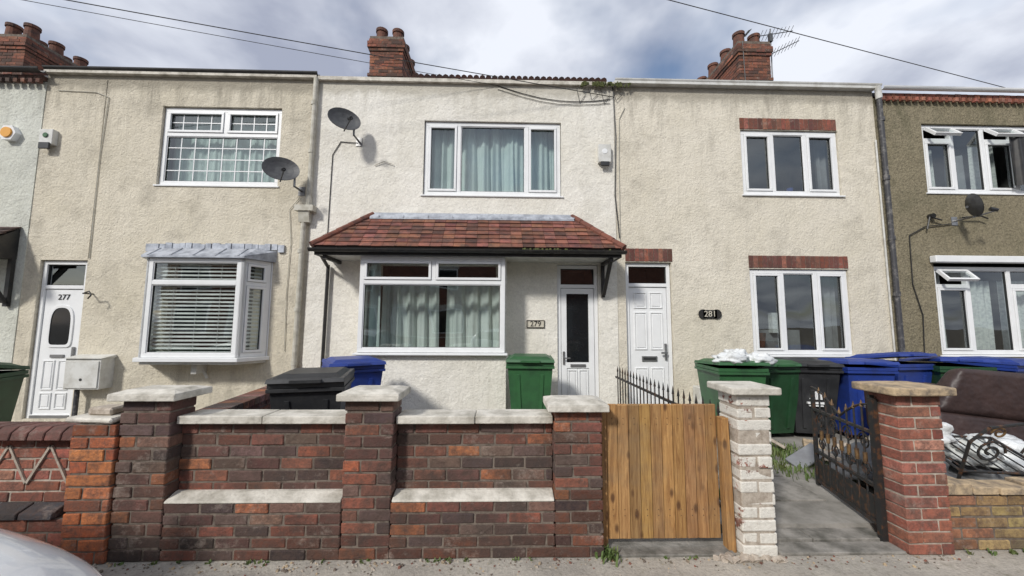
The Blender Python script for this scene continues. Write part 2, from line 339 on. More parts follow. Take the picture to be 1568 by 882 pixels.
def door(par,x0,x1,z0,ztop,zl,y,style):
    f=B(); g=B()
    w=.055
    frame(f,x0,x1,z0,ztop,y,y+.08,w); f.box(x0+w,x1-w,y,y+.08,zl,zl+w,'pvc')
    frame(f,x0+w,x1-w,zl+w,ztop-w,y+.02,y+.06,.01,'gasket')
    g.add([(x0+w,y+.04,zl+w),(x1-w,y+.04,zl+w),(x1-w,y+.04,ztop-w),(x0+w,y+.04,ztop-w)],[(0,1,2,3)],'glass')
    f.box(x0+w-.001,x1-w+.001,y+.055,y+.075,z0,zl+.01,'gasket')
    a,b=x0+w+.007,x1-w-.007; c,d=z0+.05,zl-.007; m=(a+b)/2; wd=b-a
    f.box(x0+w,x1-w,y-.01,y+.05,z0,z0+.045,'metal')
    if style=='half':
        frame(f,a,b,c,d,y+.01,y+.054,.085); zc=c+(d-c)*.36
        f.box(a+.085,b-.085,y+.01,y+.054,zc,zc+.09,'pvc')
        frame(f,a+.085,b-.085,zc+.09,d-.085,y+.02,y+.05,.01,'gasket')
        f.box(a+.09,b-.09,y+.035,y+.05,zc+.095,d-.09,'carg')
        f.box(a+.085,b-.085,y+.03,y+.054,c+.085,zc,'pvc')
        panel(f,a+.10,m-.01,c+.10,zc-.02,y+.025); panel(f,m+.01,b-.10,c+.10,zc-.02,y+.025)
        f.box(m-.12,m+.12,y-.004,y+.02,zc+.02,zc+.065,'metal')
        f.box(a+.02,a+.05,y-.01,y+.02,zc+.06,zc+.26,'metal'); f.box(a+.02,a+.13,y-.05,y-.035,zc+.15,zc+.17,'metal')
    elif style=='arch':
        f.box(a,b,y+.02,y+.054,c,d,'pvc')
        n=28; cx,cz=m,c+(d-c)*.70; rx,rz=wd*.27,(d-c)*.15
        pts=[]
        for i in range(n):
            t=2*math.pi*i/n; ct,st=math.cos(t),math.sin(t); ex=.7 if st>0 else .28
            pts.append((cx+rx*math.copysign(abs(ct)**ex,ct),cz+rz*math.copysign(abs(st)**ex,st)))
        vs=[(p[0],y+.004,p[1]) for p in pts]+[(cx+(p[0]-cx)*1.25,y+.004,cz+(p[1]-cz)*1.14) for p in pts]+[(cx+(p[0]-cx)*1.25,y+.02,cz+(p[1]-cz)*1.14) for p in pts]
        f.add(vs,[(i,(i+1)%n,n+(i+1)%n,n+i) for i in range(n)]+[(n+i,n+(i+1)%n,2*n+(i+1)%n,2*n+i) for i in range(n)],'pvc')
        f.add([(p[0],y+.013,p[1]) for p in pts],[tuple(range(n))],'carg')
        panel(f,a+.08,m-.025,c+.08,c+.32,y+.02); panel(f,m+.025,b-.08,c+.08,c+.32,y+.02)
        panel(f,a+.08,m-.025,c+.36,c+.80,y+.02); panel(f,m+.025,b-.08,c+.36,c+.80,y+.02)
        f.box(m-.10,m+.10,y+.0,y+.02,c+.84,c+.885,'metal'); f.box(b-.06,b-.03,y-.01,y+.02,c+.80,c+1.0,'metal')
    else:
        f.box(a,b,y+.02,y+.054,c,d,'pvc')
        H=d-c
        for (q0,q1) in ((.05,.36),(.50,.80),(.83,.96)):
            panel(f,a+.07,m-.025,c+H*q0,c+H*q1,y+.02); panel(f,m+.025,b-.07,c+H*q0,c+H*q1,y+.02)
        f.box(m-.12,m+.12,y+.0,y+.02,c+H*.41,c+H*.45,'metal'); f.box(m-.10,m+.10,y-.004,y+.02,c+H*.42,c+H*.44,'gasket')
        f.box(b-.055,b-.025,y-.01,y+.02,c+H*.42,c+H*.55,'metal'); f.box(b-.13,b-.03,y-.05,y-.035,c+H*.47,c+H*.485,'metal')
    f.build("front_door",par,bevel=.003); g.build("door_glass",par)
    room(par,x0,x1,z0+.26,ztop,y+.085,7.2,.05)
def facade(par,x0,x1,z0,z1,y,ops,k,reveal=.14):
    b=B(); xs=sorted(set([x0,x1]+[o[0] for o in ops]+[o[1] for o in ops])); zs=sorted(set([z0,z1]+[o[2] for o in ops]+[o[3] for o in ops]))
    for i in range(len(xs)-1):
        for j in range(len(zs)-1):
            cx,cz=(xs[i]+xs[i+1])/2,(zs[j]+zs[j+1])/2
            if any(o[0]<cx<o[1] and o[2]<cz<o[3] for o in ops): continue
            b.add([(xs[i],y,zs[j]),(xs[i+1],y,zs[j]),(xs[i+1],y,zs[j+1]),(xs[i],y,zs[j+1])],[(0,1,2,3)],k)
    for (a,c,d,e) in ops:
        r=y+reveal
        b.add([(a,y,d),(c,y,d),(c,r,d),(a,r,d),(a,y,e),(c,y,e),(c,r,e),(a,r,e)],[(0,1,2,3),(4,7,6,5),(0,3,7,4),(1,5,6,2)],k)
    r=y+.3
    b.add([(x0,y,z0),(x1,y,z0),(x1,r,z0),(x0,r,z0),(x0,y,z1),(x1,y,z1),(x1,r,z1),(x0,r,z1)],[(4,5,6,7),(0,4,7,3),(1,2,6,5)],k)
    b.build("rendered_wall",par)
def roof(par,x0,x1,k='slate'):
    b=B(); b.prismx([(6.03,5.40),(6.03,5.47),(9.6,7.55),(13.2,5.47),(13.2,5.40)],x0+.002,x1-.002,k)
    b.box(x0+.05,x1-.05,12.9,13.1,0,5.42,'tbrick'); b.build("roof",par)
def gutter(par,x0,x1,y,z,k,r=.055):
    b=B(); n=8; prof=[(y-r+r*math.cos(math.pi+math.pi*i/n),z+r*math.sin(math.pi+math.pi*i/n)) for i in range(n+1)]
    prof+= [(y-r+(r-.008)*math.cos(math.pi+math.pi*i/n),z+(r-.008)*math.sin(math.pi+math.pi*i/n)) for i in range(n,-1,-1)]
    b.prismx(prof,x0,x1,k); b.build("gutter",par)
def dish(par,c,face,mount,r=.27):
    b=B(); q=Vector(face).normalized().to_track_quat('Z','Y'); c=Vector(c); n=24; rings=[0,.35,.7,1.0]
    vs=[];fs=[]
    for side in (0,.008):
        o=len(vs)
        for ri in rings:
            for i in range(n):
                a=2*math.pi*i/n; vs.append(c+q@Vector((r*ri*math.cos(a)*1.05,r*ri*math.sin(a)*.88,.065*ri*ri-.03-side)))
        for k2 in range(len(rings)-1):
            for i in range(n):
                f=(o+k2*n+i,o+k2*n+(i+1)%n,o+(k2+1)*n+(i+1)%n,o+(k2+1)*n+i); fs.append(f if side==0 else f[::-1])
    b.add(vs,fs,'dish')
    low=c+q@Vector((0,-r*.85,-.02)); lnb=c+q@Vector((.05,-r*.75,.26))
    b.cyl(low,lnb,.010,.010,'dish',8); b.cyl(lnb,lnb+(c-lnb).normalized()*.09,.025,.032,'blackpl',12)
    back=c+q@Vector((0,0,-.05)); mt=Vector(mount)
    b.cyl(back,(mt.x,back.y+.05,back.z-.04),.020,.020,'dish',10)
    b.cyl((mt.x,back.y+.05,back.z-.02),(mt.x,back.y+.05,mt.z),.016,.016,'metal',10); b.cyl((mt.x,back.y+.05,mt.z),mt,.016,.016,'metal',10)
    b.box(mt.x-.05,mt.x+.05,mt.y-.012,mt.y,mt.z-.07,mt.z+.07,'metal')
    b.build("satellite_dish",par,smooth=False)
def cable(par,pts,r=.006,k='black',name="cable"):
    b=B(); b.tube(pts,r,k,6); return b.build(name,par)
def lintel(par,x0,x1,z0,z1,y):
    b=B(); n=round((x1-x0)/.078)
    for i in range(n):
        a=x0+(x1-x0)*i/n; b.box(a+.004,a+(x1-x0)/n-.004,y-U(.006,.012),y+.08,z0+U(0,.003),z1-U(0,.003),'brickr',col=pick([((.27,.085,.055),3),((.17,.06,.045),2),((.33,.13,.085),1)]))
    b.box(x0+.003,x1-.003,y-.003,y+.07,z0+.002,z1-.002,'mortar'); b.build("brick_lintel",par,bevel=.003)

# ---------------------------------------------------------------- HOUSE (no. 277)
h=group("terraced_house")
facade(h,-7.29,-3.02,0,5.5,6.0,[(-5.45,-3.57,3.68,4.98),(-7.06,-6.36,.10,2.47),(-5.10,-3.82,1.08,2.42)],'r277')
roof(h,-7.29,-3.02)
window(h,-5.44,-3.58,3.69,4.97,6.04,[],{0:4.53},sash=[(0,1)],bars=(.21,.2),topm=-4.47)
room(h,-5.45,-3.57,3.68,4.98,6.15); curtain(h,-5.44,-3.58,3.66,5.0,6.24,'cloth',wl=.31,amp=.025)
door(h,-7.05,-6.37,.10,2.46,2.03,6.04,'arch')
text("277",.12,(-6.71,6.055,1.90),h,'black')
def facet(P,Q): 
    d=math.atan2(Q[1]-P[1],Q[0]-P[0]); return place(P[0],P[1],0,d),math.hypot(Q[0]-P[0],Q[1]-P[1])
P0,P1,P2,P3=(-5.36,6.0),(-5.13,5.65),(-3.79,5.65),(-3.57,6.0)
for P,Q in ((P0,P1),(P1,P2),(P2,P3)):
    X,L=facet(P,Q); window(h,0.012,L-.012,1.03,2.46,0,[],{0:2.10},sash=[(0,1),(0,0)] if L<1 else [],X=X,sill=False)
    b=B(); b.cyl((P[0],P[1]+.03,1.03),(P[0],P[1]+.03,2.46),.035,.035,'pvc',8); b.cyl((Q[0],Q[1]+.03,1.03),(Q[0],Q[1]+.03,2.46),.035,.035,'pvc',8)
    z=1.10
    while z<2.44:
        s1,s2=U(-.002,.002),U(-.002,.002)
        b.hexa([(.06,.075,z-.015+s1),(L-.06,.075,z-.015+s2),(L-.06,.097,z+.008),(.06,.097,z+.008),(.06,.075,z-.011+s1),(L-.06,.075,z-.011+s2),(L-.06,.097,z+.012),(.06,.097,z+.012)],'blind',X); z+=.056
    for xx in (.25*L,.5*L,.75*L): b.cyl((xx,.07,1.1),(xx,.07,2.44),.003,.003,'blind',5,X)
    b.build("venetian_blind",h)
def off(P,e): 
    cx=-4.46; return [(p[0]+(e if p[0]>cx else -e),p[1]-(e if p[1]<5.9 else -.01)) for p in P]
PP=[P0,P1,P2,P3]
b=B(); b.prism(off(PP,.05),.97,1.028,'pvc'); b.prism(off(PP,.0),.93,.97,'pvcd'); b.build("bay_sill",h,bevel=.005)
b=B(); lo=off(PP,.06); hi=[(-5.42,6.0),(-5.22,5.80),(-3.70,5.80),(-3.50,6.0)]
vs=[(p[0],p[1],2.49) for p in lo]+[(p[0],p[1],2.63) for p in hi]+[(p[0],p[1],2.462) for p in lo]+[(-5.42,6.02,2.72),(-3.5,6.02,2.72)]
b.add(vs,[(0,1,5,4),(1,2,6,5),(2,3,7,6),(8,9,1,0),(9,10,2,1),(10,11,3,2),(4,5,6,7),(11,10,9,8)],'lead')
for i in range(5): 
    x=-5.1+i*.32; b.cyl((x,5.59,2.49),(x,5.79,2.63),.012,.012,'lead',6)
x=-5.48
while x<-3.46:
    b.box(x,x+U(.08,.11),5.965+U(-.008,.008),5.999,2.63+U(-.02,.02),2.74+U(-.01,.01),'lead'); x+=.10
b.build("bay_lead_roof",h)
b=B(); b.box(-5.1,-3.82,5.75,5.99,.99,1.03,'pvcd'); b.box(-4.52,-4.44,5.80,6.0,.78,.93,'pvcd'); b.cyl((-4.48,5.9,.93),(-4.40,5.97,.70),.02,.02,'pvcd'); b.build("bay_bracket",h)
room(h,-5.1,-3.82,1.08,2.42,6.16)
dish(h,(-3.34,5.68,3.82),(.45,-.85,.30),(-3.18,6.0,3.60),r=.235)
b=B(); b.box(-7.22,-7.02,5.92,6.0,4.28,4.52,'pvcd'); b.box(-7.2,-7.04,5.90,5.93,4.2,4.30,'blackpl'); b.cyl((-7.12,5.915,4.42),(-7.12,5.905,4.42),.04,.04,'greenpl'); b.build("alarm_box",h,bevel=.01)
b=B(); b.box(-6.30,-5.80,5.80,6.0,.56,1.0,'pvcd'); b.box(-6.28,-5.82,5.785,5.80,.58,.96,'pvcd'); b.prismx([(5.77,1.0),(6.0,1.0),(6.0,1.045)],-6.32,-5.78,'pvcd'); b.cyl((-6.05,5.783,.70),(-6.05,5.78,.70),.02,.02,'gasket'); b.cyl((-6.2,5.9,.08),(-6.2,5.9,.56),.03,.03,'darkpipe'); b.build("meter_box",h,bevel=.008)
b=B(); b.cyl((-6.22,6,1.95),(-6.22,5.85,1.95),.01,.01,'iron',8); b.tube([(-6.22,5.86,1.95),(-6.12,5.84,1.98),(-6.08,5.83,1.92),(-6.12,5.83,1.87)],.01,'iron'); b.build("basket_hook",h)
b=B(); b.box(-6.375,-6.355,5.992,6.01,2.5,5.4,'r277'); b.build("render_joint",h)
cable(h,[(-6.33,5.99,2.5),(-6.34,5.988,4.2),(-6.30,5.988,5.1),(-6.5,5.988,5.18),(-7.1,5.988,5.2)],.006,'pipe')
cable(h,[(-3.2,5.985,3.5),(-3.35,5.985,3.3),(-3.3,5.985,2.8),(-3.32,5.985,2.0),(-3.3,5.985,1.1)],.005,'pipe')
b=B(); b.box(-7.29,-3.02,5.93,6.1,5.47,5.52,'cap'); b.build("eaves_course",h); gutter(h,-7.29,-3.0,6.0,5.56,'black',.05)
def gutter_tiles(par,x0,x1,z,y=6.0,k='tile'):
    b=B(); x=x0
    while x<x1-.05:
        b.cyl((x+.05,y-.05,z),(x+.05,y+.6,z+.33),.05,.05,k,8,col=(.35,.38,.45)); x+=.1
    b.build("roof_tile_ends",par)
b=B()
b.cyl((-3.02,5.93,5.45),(-3.03,5.93,3.45),.038,.038,'pipe'); b.box(-3.20,-2.92,5.84,5.98,3.25,3.34,'pipe'); b.prismx([(5.86,3.25),(5.98,3.25),(5.97,3.08),(5.89,3.08)],-3.15,-2.99,'pipe')
b.cyl((-3.03,5.93,3.5),(-3.03,5.93,3.33),.045,.045,'pipe'); b.cyl((-3.09,5.93,3.10),(-3.12,5.93,.08),.038,.038,'pipe')
for z in (5.0,4.2,2.6,1.7,.9): b.cyl((-3.03 if z>3 else -3.11,5.93,z),(-3.03 if z>3 else -3.11,5.93,z+.06),.046,.046,'pipe')
b.build("downpipe",h,smooth=False)

# ---------------------------------------------------------------- HOUSE (no. 279)
h=group("terraced_house")
facade(h,-3.02,1.81,0,5.5,5.985,[(-1.28,.94,3.57,4.81),(.86,1.51,.10,2.47),(-1.9,-.1,1.16,2.44)],'r279')
roof(h,-3.02,1.81)
window(h,-1.27,.93,3.58,4.80,6.02,[-.72,.38],{},sash=[(0,0),(2,0)])
room(h,-1.28,.94,3.57,4.81,6.14); curtain(h,-1.29,-.80,3.55,4.83,6.22,wl=.12); curtain(h,-.80,-.15,3.55,4.83,6.26,wl=.27,amp=.045); curtain(h,-.17,.95,3.55,4.83,6.24,wl=.36,amp=.05,ph=1)
door(h,.865,1.505,.10,2.46,2.10,6.02,'half')
b=B(); yb=5.55
b.box(-2.06,.06,yb,5.99,.04,1.09,'r279'); b.box(-2.06,-1.98,yb+.05,5.99,1.09,2.50,'r279'); b.box(-.02,.06,yb+.05,5.99,1.09,2.50,'r279'); b.build("bay_wall",h)
window(h,-2.04,.04,1.12,2.49,5.52,[],{0:2.12},sash=[(0,1)],topm=-.99)
room(h,-1.9,-.1,1.16,2.44,6.12); 
b=B(); b.box(-1.98,-.02,5.62,6.12,1.10,1.12,'pvcd'); b.build("window_board",h)
curtain(h,-1.97,-1.80,1.12,2.48,5.72,'cloth',wl=.1); curtain(h,-1.85,-.98,1.12,2.14,6.0,'cloth2',wl=.23,amp=.045); curtain(h,-.86,-.04,1.12,2.14,5.98,'cloth2',wl=.21,amp=.04)
XL,XR,YE,ZE,YT,ZT=-2.68,1.74,5.38,2.60,5.985,3.22
b=B()
def tiles(bb,O,u,up,n,L,inset,rows=8,tw=.165):
    O=Vector(O);u=Vector(u);up=Vector(up);n=Vector(n).normalized()
    for r in range(rows):
        t0=r/rows; t1=min(1.0,(r+1.25)/rows); a0,a1=inset[0]*t0,L-inset[1]*t0; c0,c1=inset[0]*t1,L-inset[1]*t1
        x=a0-(tw/2 if r%2 else 0)
        while x<a1-.01:
            xa,xb=max(x+.002,a0),min(x+tw-.002,a1)
            ya,yb2=min(max(xa,c0),c1),max(min(xb,c1),c0)
            if xb-xa>.015:
                lf=U(.018,.028); sh=U(.65,1.3); col=(sh,sh*U(.85,1.05),sh*U(.85,1.1))
                if R()<.12: col=(sh*.55,sh*.6,sh*.65)
                p=[O+u*xa+up*t0+n*lf,O+u*xb+up*t0+n*lf,O+u*yb2+up*t1+n*.005,O+u*ya+up*t1+n*.005]
                q=[v-n*.014 for v in p]
                bb.hexa(q+p,'tile',None,col)
            x+=tw
dy,dz=YT-YE,ZT-ZE
tiles(b,(XL,YE,ZE),(1,0,0),(0,dy,dz),(0,-dz,dy),XR-XL,(.64,.64))
tiles(b,(XL,YT,ZE),(0,-1,0),(.64,0,dz),(-dz,0,.64),dy,(0,dy))
tiles(b,(XR,YE,ZE),(0,1,0),(-.64,0,dz),(dz,0,.64),dy,(dy,0))
for s,xe,xt in ((1,XL,XL+.64),(-1,XR,XR-.64)):
    for i in range(5):
        a,c=i/5,(i+1.12)/5; A=Vector((xe,YE,ZE+.02));T=Vector((xt,YT,ZT+.02)); b.cyl(A.lerp(T,a),A.lerp(T,min(c,1)),.052,.045,'tile',10,col=(.9,.8,.8))
b.add([(XL,YE,ZE-.01),(XR,YE,ZE-.01),(XR-.64,YT,ZT-.01),(XL+.64,YT,ZT-.01),(XL,YT,ZE-.01),(XR,YT,ZE-.01)],[(0,1,2,3),(0,3,4),(1,5,2)],'black')
b.build("porch_tiles",h)
b=B(); b.hexa([(XL+.62,YT-.10,ZT-.075),(XR-.62,YT-.10,ZT-.075),(XR-.55,YT,ZT-.01),(XL+.55,YT,ZT-.01),(XL+.62,YT-.10,ZT-.045),(XR-.62,YT-.10,ZT-.045),(XR-.6,YT-.004,ZT+.05),(XL+.6,YT-.004,ZT+.05)],'lead')
for i in range(9): 
    x=XL+.75+i*.38; b.box(x,x+.012,YT-.108,YT-.006,ZT-.05,ZT-.02,'lead')
b.build("lead_flashing",h)
b=B(); b.box(XL+.03,XR-.03,YE+.03,YE+.055,2.485,ZE-.012,'black'); b.box(XL+.03,XL+.055,YE+.056,YT,2.485,ZE-.012,'black'); b.box(XR-.055,XR-.03,YE+.056,YT,2.485,ZE-.012,'black')
b.box(XL+.056,XR-.056,YE+.056,YT-.003,2.495,2.51,'pvcd')
b.box(1.55,1.60,5.45,5.98,2.44,2.49,'black'); b.box(1.55,1.60,5.93,5.98,1.95,2.44,'black')
b.hexa([(1.55,5.90,1.98),(1.60,5.90,1.98),(1.60,5.95,1.98),(1.55,5.95,1.98),(1.55,5.48,2.44),(1.60,5.48,2.44),(1.60,5.54,2.44),(1.55,5.54,2.44)],'black')
b.box(-2.55,-2.50,5.45,5.98,2.44,2.49,'black')
b.build("porch_fascia",h)
gutter(h,XL-.02,XR+.02,YE+.03,ZE-.03,'black',.05)
b=B(); b.cyl((-2.60,5.40,2.56),(-2.68,5.90,2.40),.026,.026,'black'); b.cyl((-2.68,5.93,2.42),(-2.70,5.93,.08),.026,.026,'black')
b.build("porch_downpipe",h)
b=B()
for i in range(34):
    x=.25+abs(random.gauss(0,.5)); s=U(.010,.028); b.cyl((x,YE-.04,ZE-.035),(x,YE-.04,ZE-.03+s),s,s*.5,'moss',7)
b.build("gutter_moss",h)
b=B(); b.box(.38,.66,5.972,5.985,1.47,1.59,'sign'); frame(b,.38,.66,1.47,1.59,5.966,5.976,.012,'black'); b.build("number_plate",h)
text("279",.115,(.52,5.97,1.53),h,'black')
dish(h,(-2.43,5.66,4.61),(.50,-.80,.28),(-2.31,5.985,4.42),r=.225)
cable(h,[(-2.33,5.97,4.4),(-2.6,5.975,4.42),(-2.72,5.975,4.2),(-2.74,5.975,2.6)],.006)
cable(h,[(-2.05,5.97,4.03),(-1.9,5.96,4.10),(-1.75,5.96,4.05)],.006,'pipe')
b=B(); b.box(1.53,1.73,5.90,5.985,4.12,4.42,'pvcd'); b.box(1.56,1.70,5.89,5.92,4.06,4.13,'blackpl'); b.cyl((1.63,5.905,4.30),(1.63,5.895,4.30),.045,.045,'pvc'); b.build("alarm_box",h,bevel=.015)
b=B(); b.box(-3.0,1.81,5.93,6.1,5.44,5.50,'cap'); b.build("eaves_course",h); gutter_tiles(h,-1.5,1.7,5.53)
cable(h,[(1.80,5.975,5.45),(1.83,5.975,4.6),(1.80,5.975,3.6),(1.86,5.975,2.9)],.008)
pts=[(-.1,5.975,5.42)]+[(x,5.972,5.42-.14*math.sin((x+.1)/1.9*3.1)-.1*(x+.1)) for x in [.3,.6,.9,1.2,1.5,1.75]]
cable(h,pts,.006); cable(h,[(p[0],p[1],p[2]-.06) for p in pts],.004)
for i in range(4): cable(h,[(1.2+.2*i,5.972,5.4),(1.25+.2*i,5.968,5.15+.05*(i%2)),(1.35+.2*i,5.972,5.3)],.004)
b=B()
for i in range(60): 
    x=1.7+random.gauss(0,.2); s=U(.012,.035); b.cyl((x,5.92,5.44+U(-.04,.03)),(x+U(-.02,.02),5.90,5.46+U(-.03,.03)),s,s*.4,'moss',6)
b.build("eaves_moss",h)

# ---------------------------------------------------------------- HOUSE (no. 281)
h=group("terraced_house")
facade(h,1.81,6.22,0,5.48,6.0,[(3.92,5.57,3.65,4.76),(3.95,5.57,1.06,2.43),(1.95,2.69,.10,2.52)],'r281')
roof(h,1.81,6.22)
window(h,3.93,5.56,3.66,4.75,6.03,[4.46,5.02],{},sash=[(0,0),(2,0)])
window(h,3.96,5.56,1.07,2.42,6.03,[4.49,5.04],{},sash=[(0,0),(2,0)])
room(h,3.92,5.57,3.65,4.76,6.15); room(h,3.95,5.57,1.06,2.43,6.15)
for z0,z1 in ((3.63,4.78),(1.04,2.45)):
    curtain(h,3.92,4.10,z0,z1,6.3,'grey',wl=.09); curtain(h,5.38,5.58,z0,z1,6.3,'grey',wl=.09)
b=B()
for i in range(9):
    x=4.0+i*.17; b.cyl((x,6.2,3.68),(x,6.2,3.74+U(0,.1)),.03,.05,['net','bluepl','cloth','yel'][i%4],8)
b.box(3.9,5.6,6.14,6.26,3.64,3.68,'pvcd'); b.build("windowsill_ornaments",h)
b=B(); b.box(4.25,5.25,6.7,7.1,1.0,1.45,'grey'); b.box(4.7,4.95,6.6,6.7,1.4,1.75,'net'); b.cyl((4.4,6.5,1.0),(4.4,6.5,1.4),.05,.09,'terra'); b.build("room_furniture",h)
lintel(h,3.91,5.55,4.765,4.96,6.0); lintel(h,3.94,5.57,2.445,2.645,6.0); lintel(h,1.95,2.71,2.53,2.74,6.0)
door(h,1.96,2.68,.10,2.51,2.13,6.05,'panel')
b=B(); 
b.cyl((3.16,5.985,1.70),(3.16,5.975,1.70),.075,.075,'black',18); b.cyl((3.38,5.985,1.70),(3.38,5.975,1.70),.075,.075,'black',18); b.box(3.16,3.38,5.975,5.985,1.635,1.765,'black'); b.build("number_plaque",h)
text("281",.13,(3.27,5.973,1.70),h,'sign')
b=B(); b.box(1.82,6.22,5.90,6.1,5.47,5.51,'pvcd'); b.build("eaves_fascia",h); gutter(h,1.82,6.3,5.98,5.55,'pvcd',.045)
b=B(); b.cyl((6.22,5.90,5.50),(6.25,5.92,5.30),.045,.045,'pvcd'); b.cyl((6.25,5.92,5.34),(6.26,5.92,.08),.036,.036,'darkpipe')
for z in (4.9,3.9,2.9,2.0,1.0): b.cyl((6.255,5.92,z),(6.255,5.92,z+.07),.046,.046,'darkpipe')
b.cyl((6.18,5.97,4.6),(6.19,5.97,.1),.014,.014,'pvcd',6); b.build("downpipe",h)
cable(h,[(2.0,5.99,5.1),(1.9,5.985,4.9),(1.88,5.985,4.2),(1.87,5.985,2.6)],.006,'pipe')
b=B(); b.box(2.95,3.35,5.75,5.99,.1,.60,'pvcd'); b.build("gas_meter_box",h,bevel=.01)

# ---------------------------------------------------------------- HOUSE right (pebbledash)
h=group("terraced_house")
facade(h,6.22,11.2,0,5.36,6.01,[(7.03,9.2,3.73,4.93),(7.0,9.3,1.07,2.57)],'r283')
roof(h,6.22,11.2)
b=B(); bricks(b,6.3,11.2,5.97,6.2,5.36,5.44,h=.08,L=.11,pal=PAL_RD,mat='brickr')
x=6.32
while x<11.1: b.box(x,x+.06,5.94,5.99,5.30,5.36,'brickr',col=pick(PAL_RD)); x+=.115
b.build("dentil_course",h); gutter(h,6.3,11.2,5.96,5.50,'pvc',.05)
window(h,7.04,9.19,3.74,4.92,6.05,[7.58,8.12,8.66],{0:4.66,2:4.66},sash=[(0,0),(2,0)],skip=[(0,1),(2,1)])
window(h,7.01,9.29,1.08,2.50,6.05,[7.60,8.30],{0:2.18,2:2.18},sash=[(0,0),(2,0)],skip=[(0,1)])
room(h,7.03,9.2,3.73,4.93,6.16); room(h,7.0,9.3,1.07,2.57,6.16)
for (a,c,zt) in ((7.10,7.55,4.86),(8.15,8.63,4.86),(7.07,7.57,2.44)):
    X=place(a,6.03,zt,0,math.radians(-42)); f=B(); frame(f,0,c-a,-.24,0,-.02,.03,.035,'pvc',X); f.build("open_toplight",h,bevel=.003)
    g=B(); g.add([(.035,.005,-.205),(c-a-.035,.005,-.205),(c-a-.035,.005,-.035),(.035,.005,-.035)],[(0,1,2,3)],'glass',X); g.build("toplight_glass",h)
curtain(h,7.05,7.5,3.7,4.6,6.3,'net',amp=.02,wl=.08); curtain(h,7.72,8.05,3.7,4.5,6.28,'grey',amp=.03,wl=.1); curtain(h,8.15,8.6,3.7,4.7,6.28,'net',amp=.02,wl=.1)
curtain(h,7.05,7.42,1.05,2.5,6.28,'net',amp=.025,wl=.1); curtain(h,7.9,8.25,1.05,2.3,6.3,'net',amp=.03,wl=.12); curtain(h,8.4,9.2,1.05,2.3,6.3,'net',amp=.03,wl=.12)
curtain(h,8.42,8.95,3.85,4.70,5.93,'black',amp=.03,wl=.3,name="black_cloth")
b=B(); b.box(6.93,9.4,5.90,6.0,2.55,2.66,'pvc'); b.build("window_hood",h,bevel=.01)
dish(h,(7.30,5.66,3.40),(.84,-.50,.22),(7.42,6.01,3.25),r=.21)
b=B(); b.tube([(7.15,5.95,3.25),(6.95,5.95,3.30),(6.9,5.96,3.1)],.012,'black'); b.tube([(7.5,5.95,3.3),(7.8,5.93,3.32),(7.9,5.93,3.28)],.012,'black'); b.cyl((7.0,6.0,3.32),(7.0,5.93,3.32),.04,.04,'black'); b.build("wall_bracket",h)
cable(h,[(7.35,5.99,3.2),(6.9,5.985,3.15),(6.62,5.985,3.0),(6.60,5.985,2.2),(6.72,5.985,1.7),(6.68,5.985,1.0)],.008)

# ---------------------------------------------------------------- HOUSE far left
h=group("terraced_house")
facade(h,-11.6,-7.29,0,5.34,5.99,[(-8.6,-7.88,.10,2.30),(-10.8,-9.2,3.7,4.9),(-10.9,-9.2,1.1,2.4)],'r275')
roof(h,-11.6,-7.29)
b=B(); bricks(b,-11.6,-7.3,5.93,6.2,5.34,5.42,h=.08,L=.11,pal=PAL_OLD)
x=-11.5
while x<-7.32: b.box(x,x+.06,5.90,5.95,5.28,5.34,'brick',col=pick(PAL_OLD)); x+=.115
b.build("dentil_course",h); gutter(h,-11.6,-7.25,5.93,5.48,'black',.06)
door(h,-8.59,-7.89,.10,2.29,2.0,6.03,'panel')
window(h,-10.79,-9.21,3.71,4.89,6.03,[-10.0]); window(h,-10.89,-9.21,1.11,2.39,6.03,[-10.0]); room(h,-10.8,-9.2,3.7,4.9,6.15); room(h,-10.9,-9.2,1.1,2.4,6.15)
curtain(h,-10.8,-9.2,3.68,4.9,6.3,'net'); curtain(h,-10.9,-9.2,1.1,2.4,6.3,'net')
b=B(); O=(-9.6,5.40,2.55)
tiles(b,O,(1,0,0),(0,.58,.42),(0,-.42,.58),2.22,(0,0),rows=6)
for i in range(len(b.c)): b.c[i]=(.35,.5,.6)
b.hexa([(-9.6,5.42,2.47),(-7.40,5.42,2.47),(-7.40,5.985,2.47),(-9.6,5.985,2.47),(-9.6,5.42,2.54),(-7.40,5.42,2.54),(-7.40,5.985,2.94),(-9.6,5.985,2.94)],'black')
b.box(-9.6,-7.36,5.385,5.41,2.44,2.56,'black')
for x in (-7.46,-9.5):
    b.box(x,x+.06,5.93,5.98,1.75,2.47,'black'); b.hexa([(x,5.90,1.8),(x+.06,5.90,1.8),(x+.06,5.96,1.8),(x,5.96,1.8),(x,5.46,2.44),(x+.06,5.46,2.44),(x+.06,5.54,2.44),(x,5.54,2.44)],'black')
b.build("porch_canopy",h)
b=B(); n=6; b.prism([(-7.70+.13*math.cos(i*math.pi/3),4.45+.13*math.sin(i*math.pi/3)) for i in range(n)],0,.08,'pvc',X=Matrix.Translation((0,5.99,0))@Matrix.Rotation(math.pi/2,4,'X'))
b.cyl((-7.70,5.915,4.45),(-7.70,5.89,4.45),.085,.08,'yel',16); b.build("alarm_box",h)

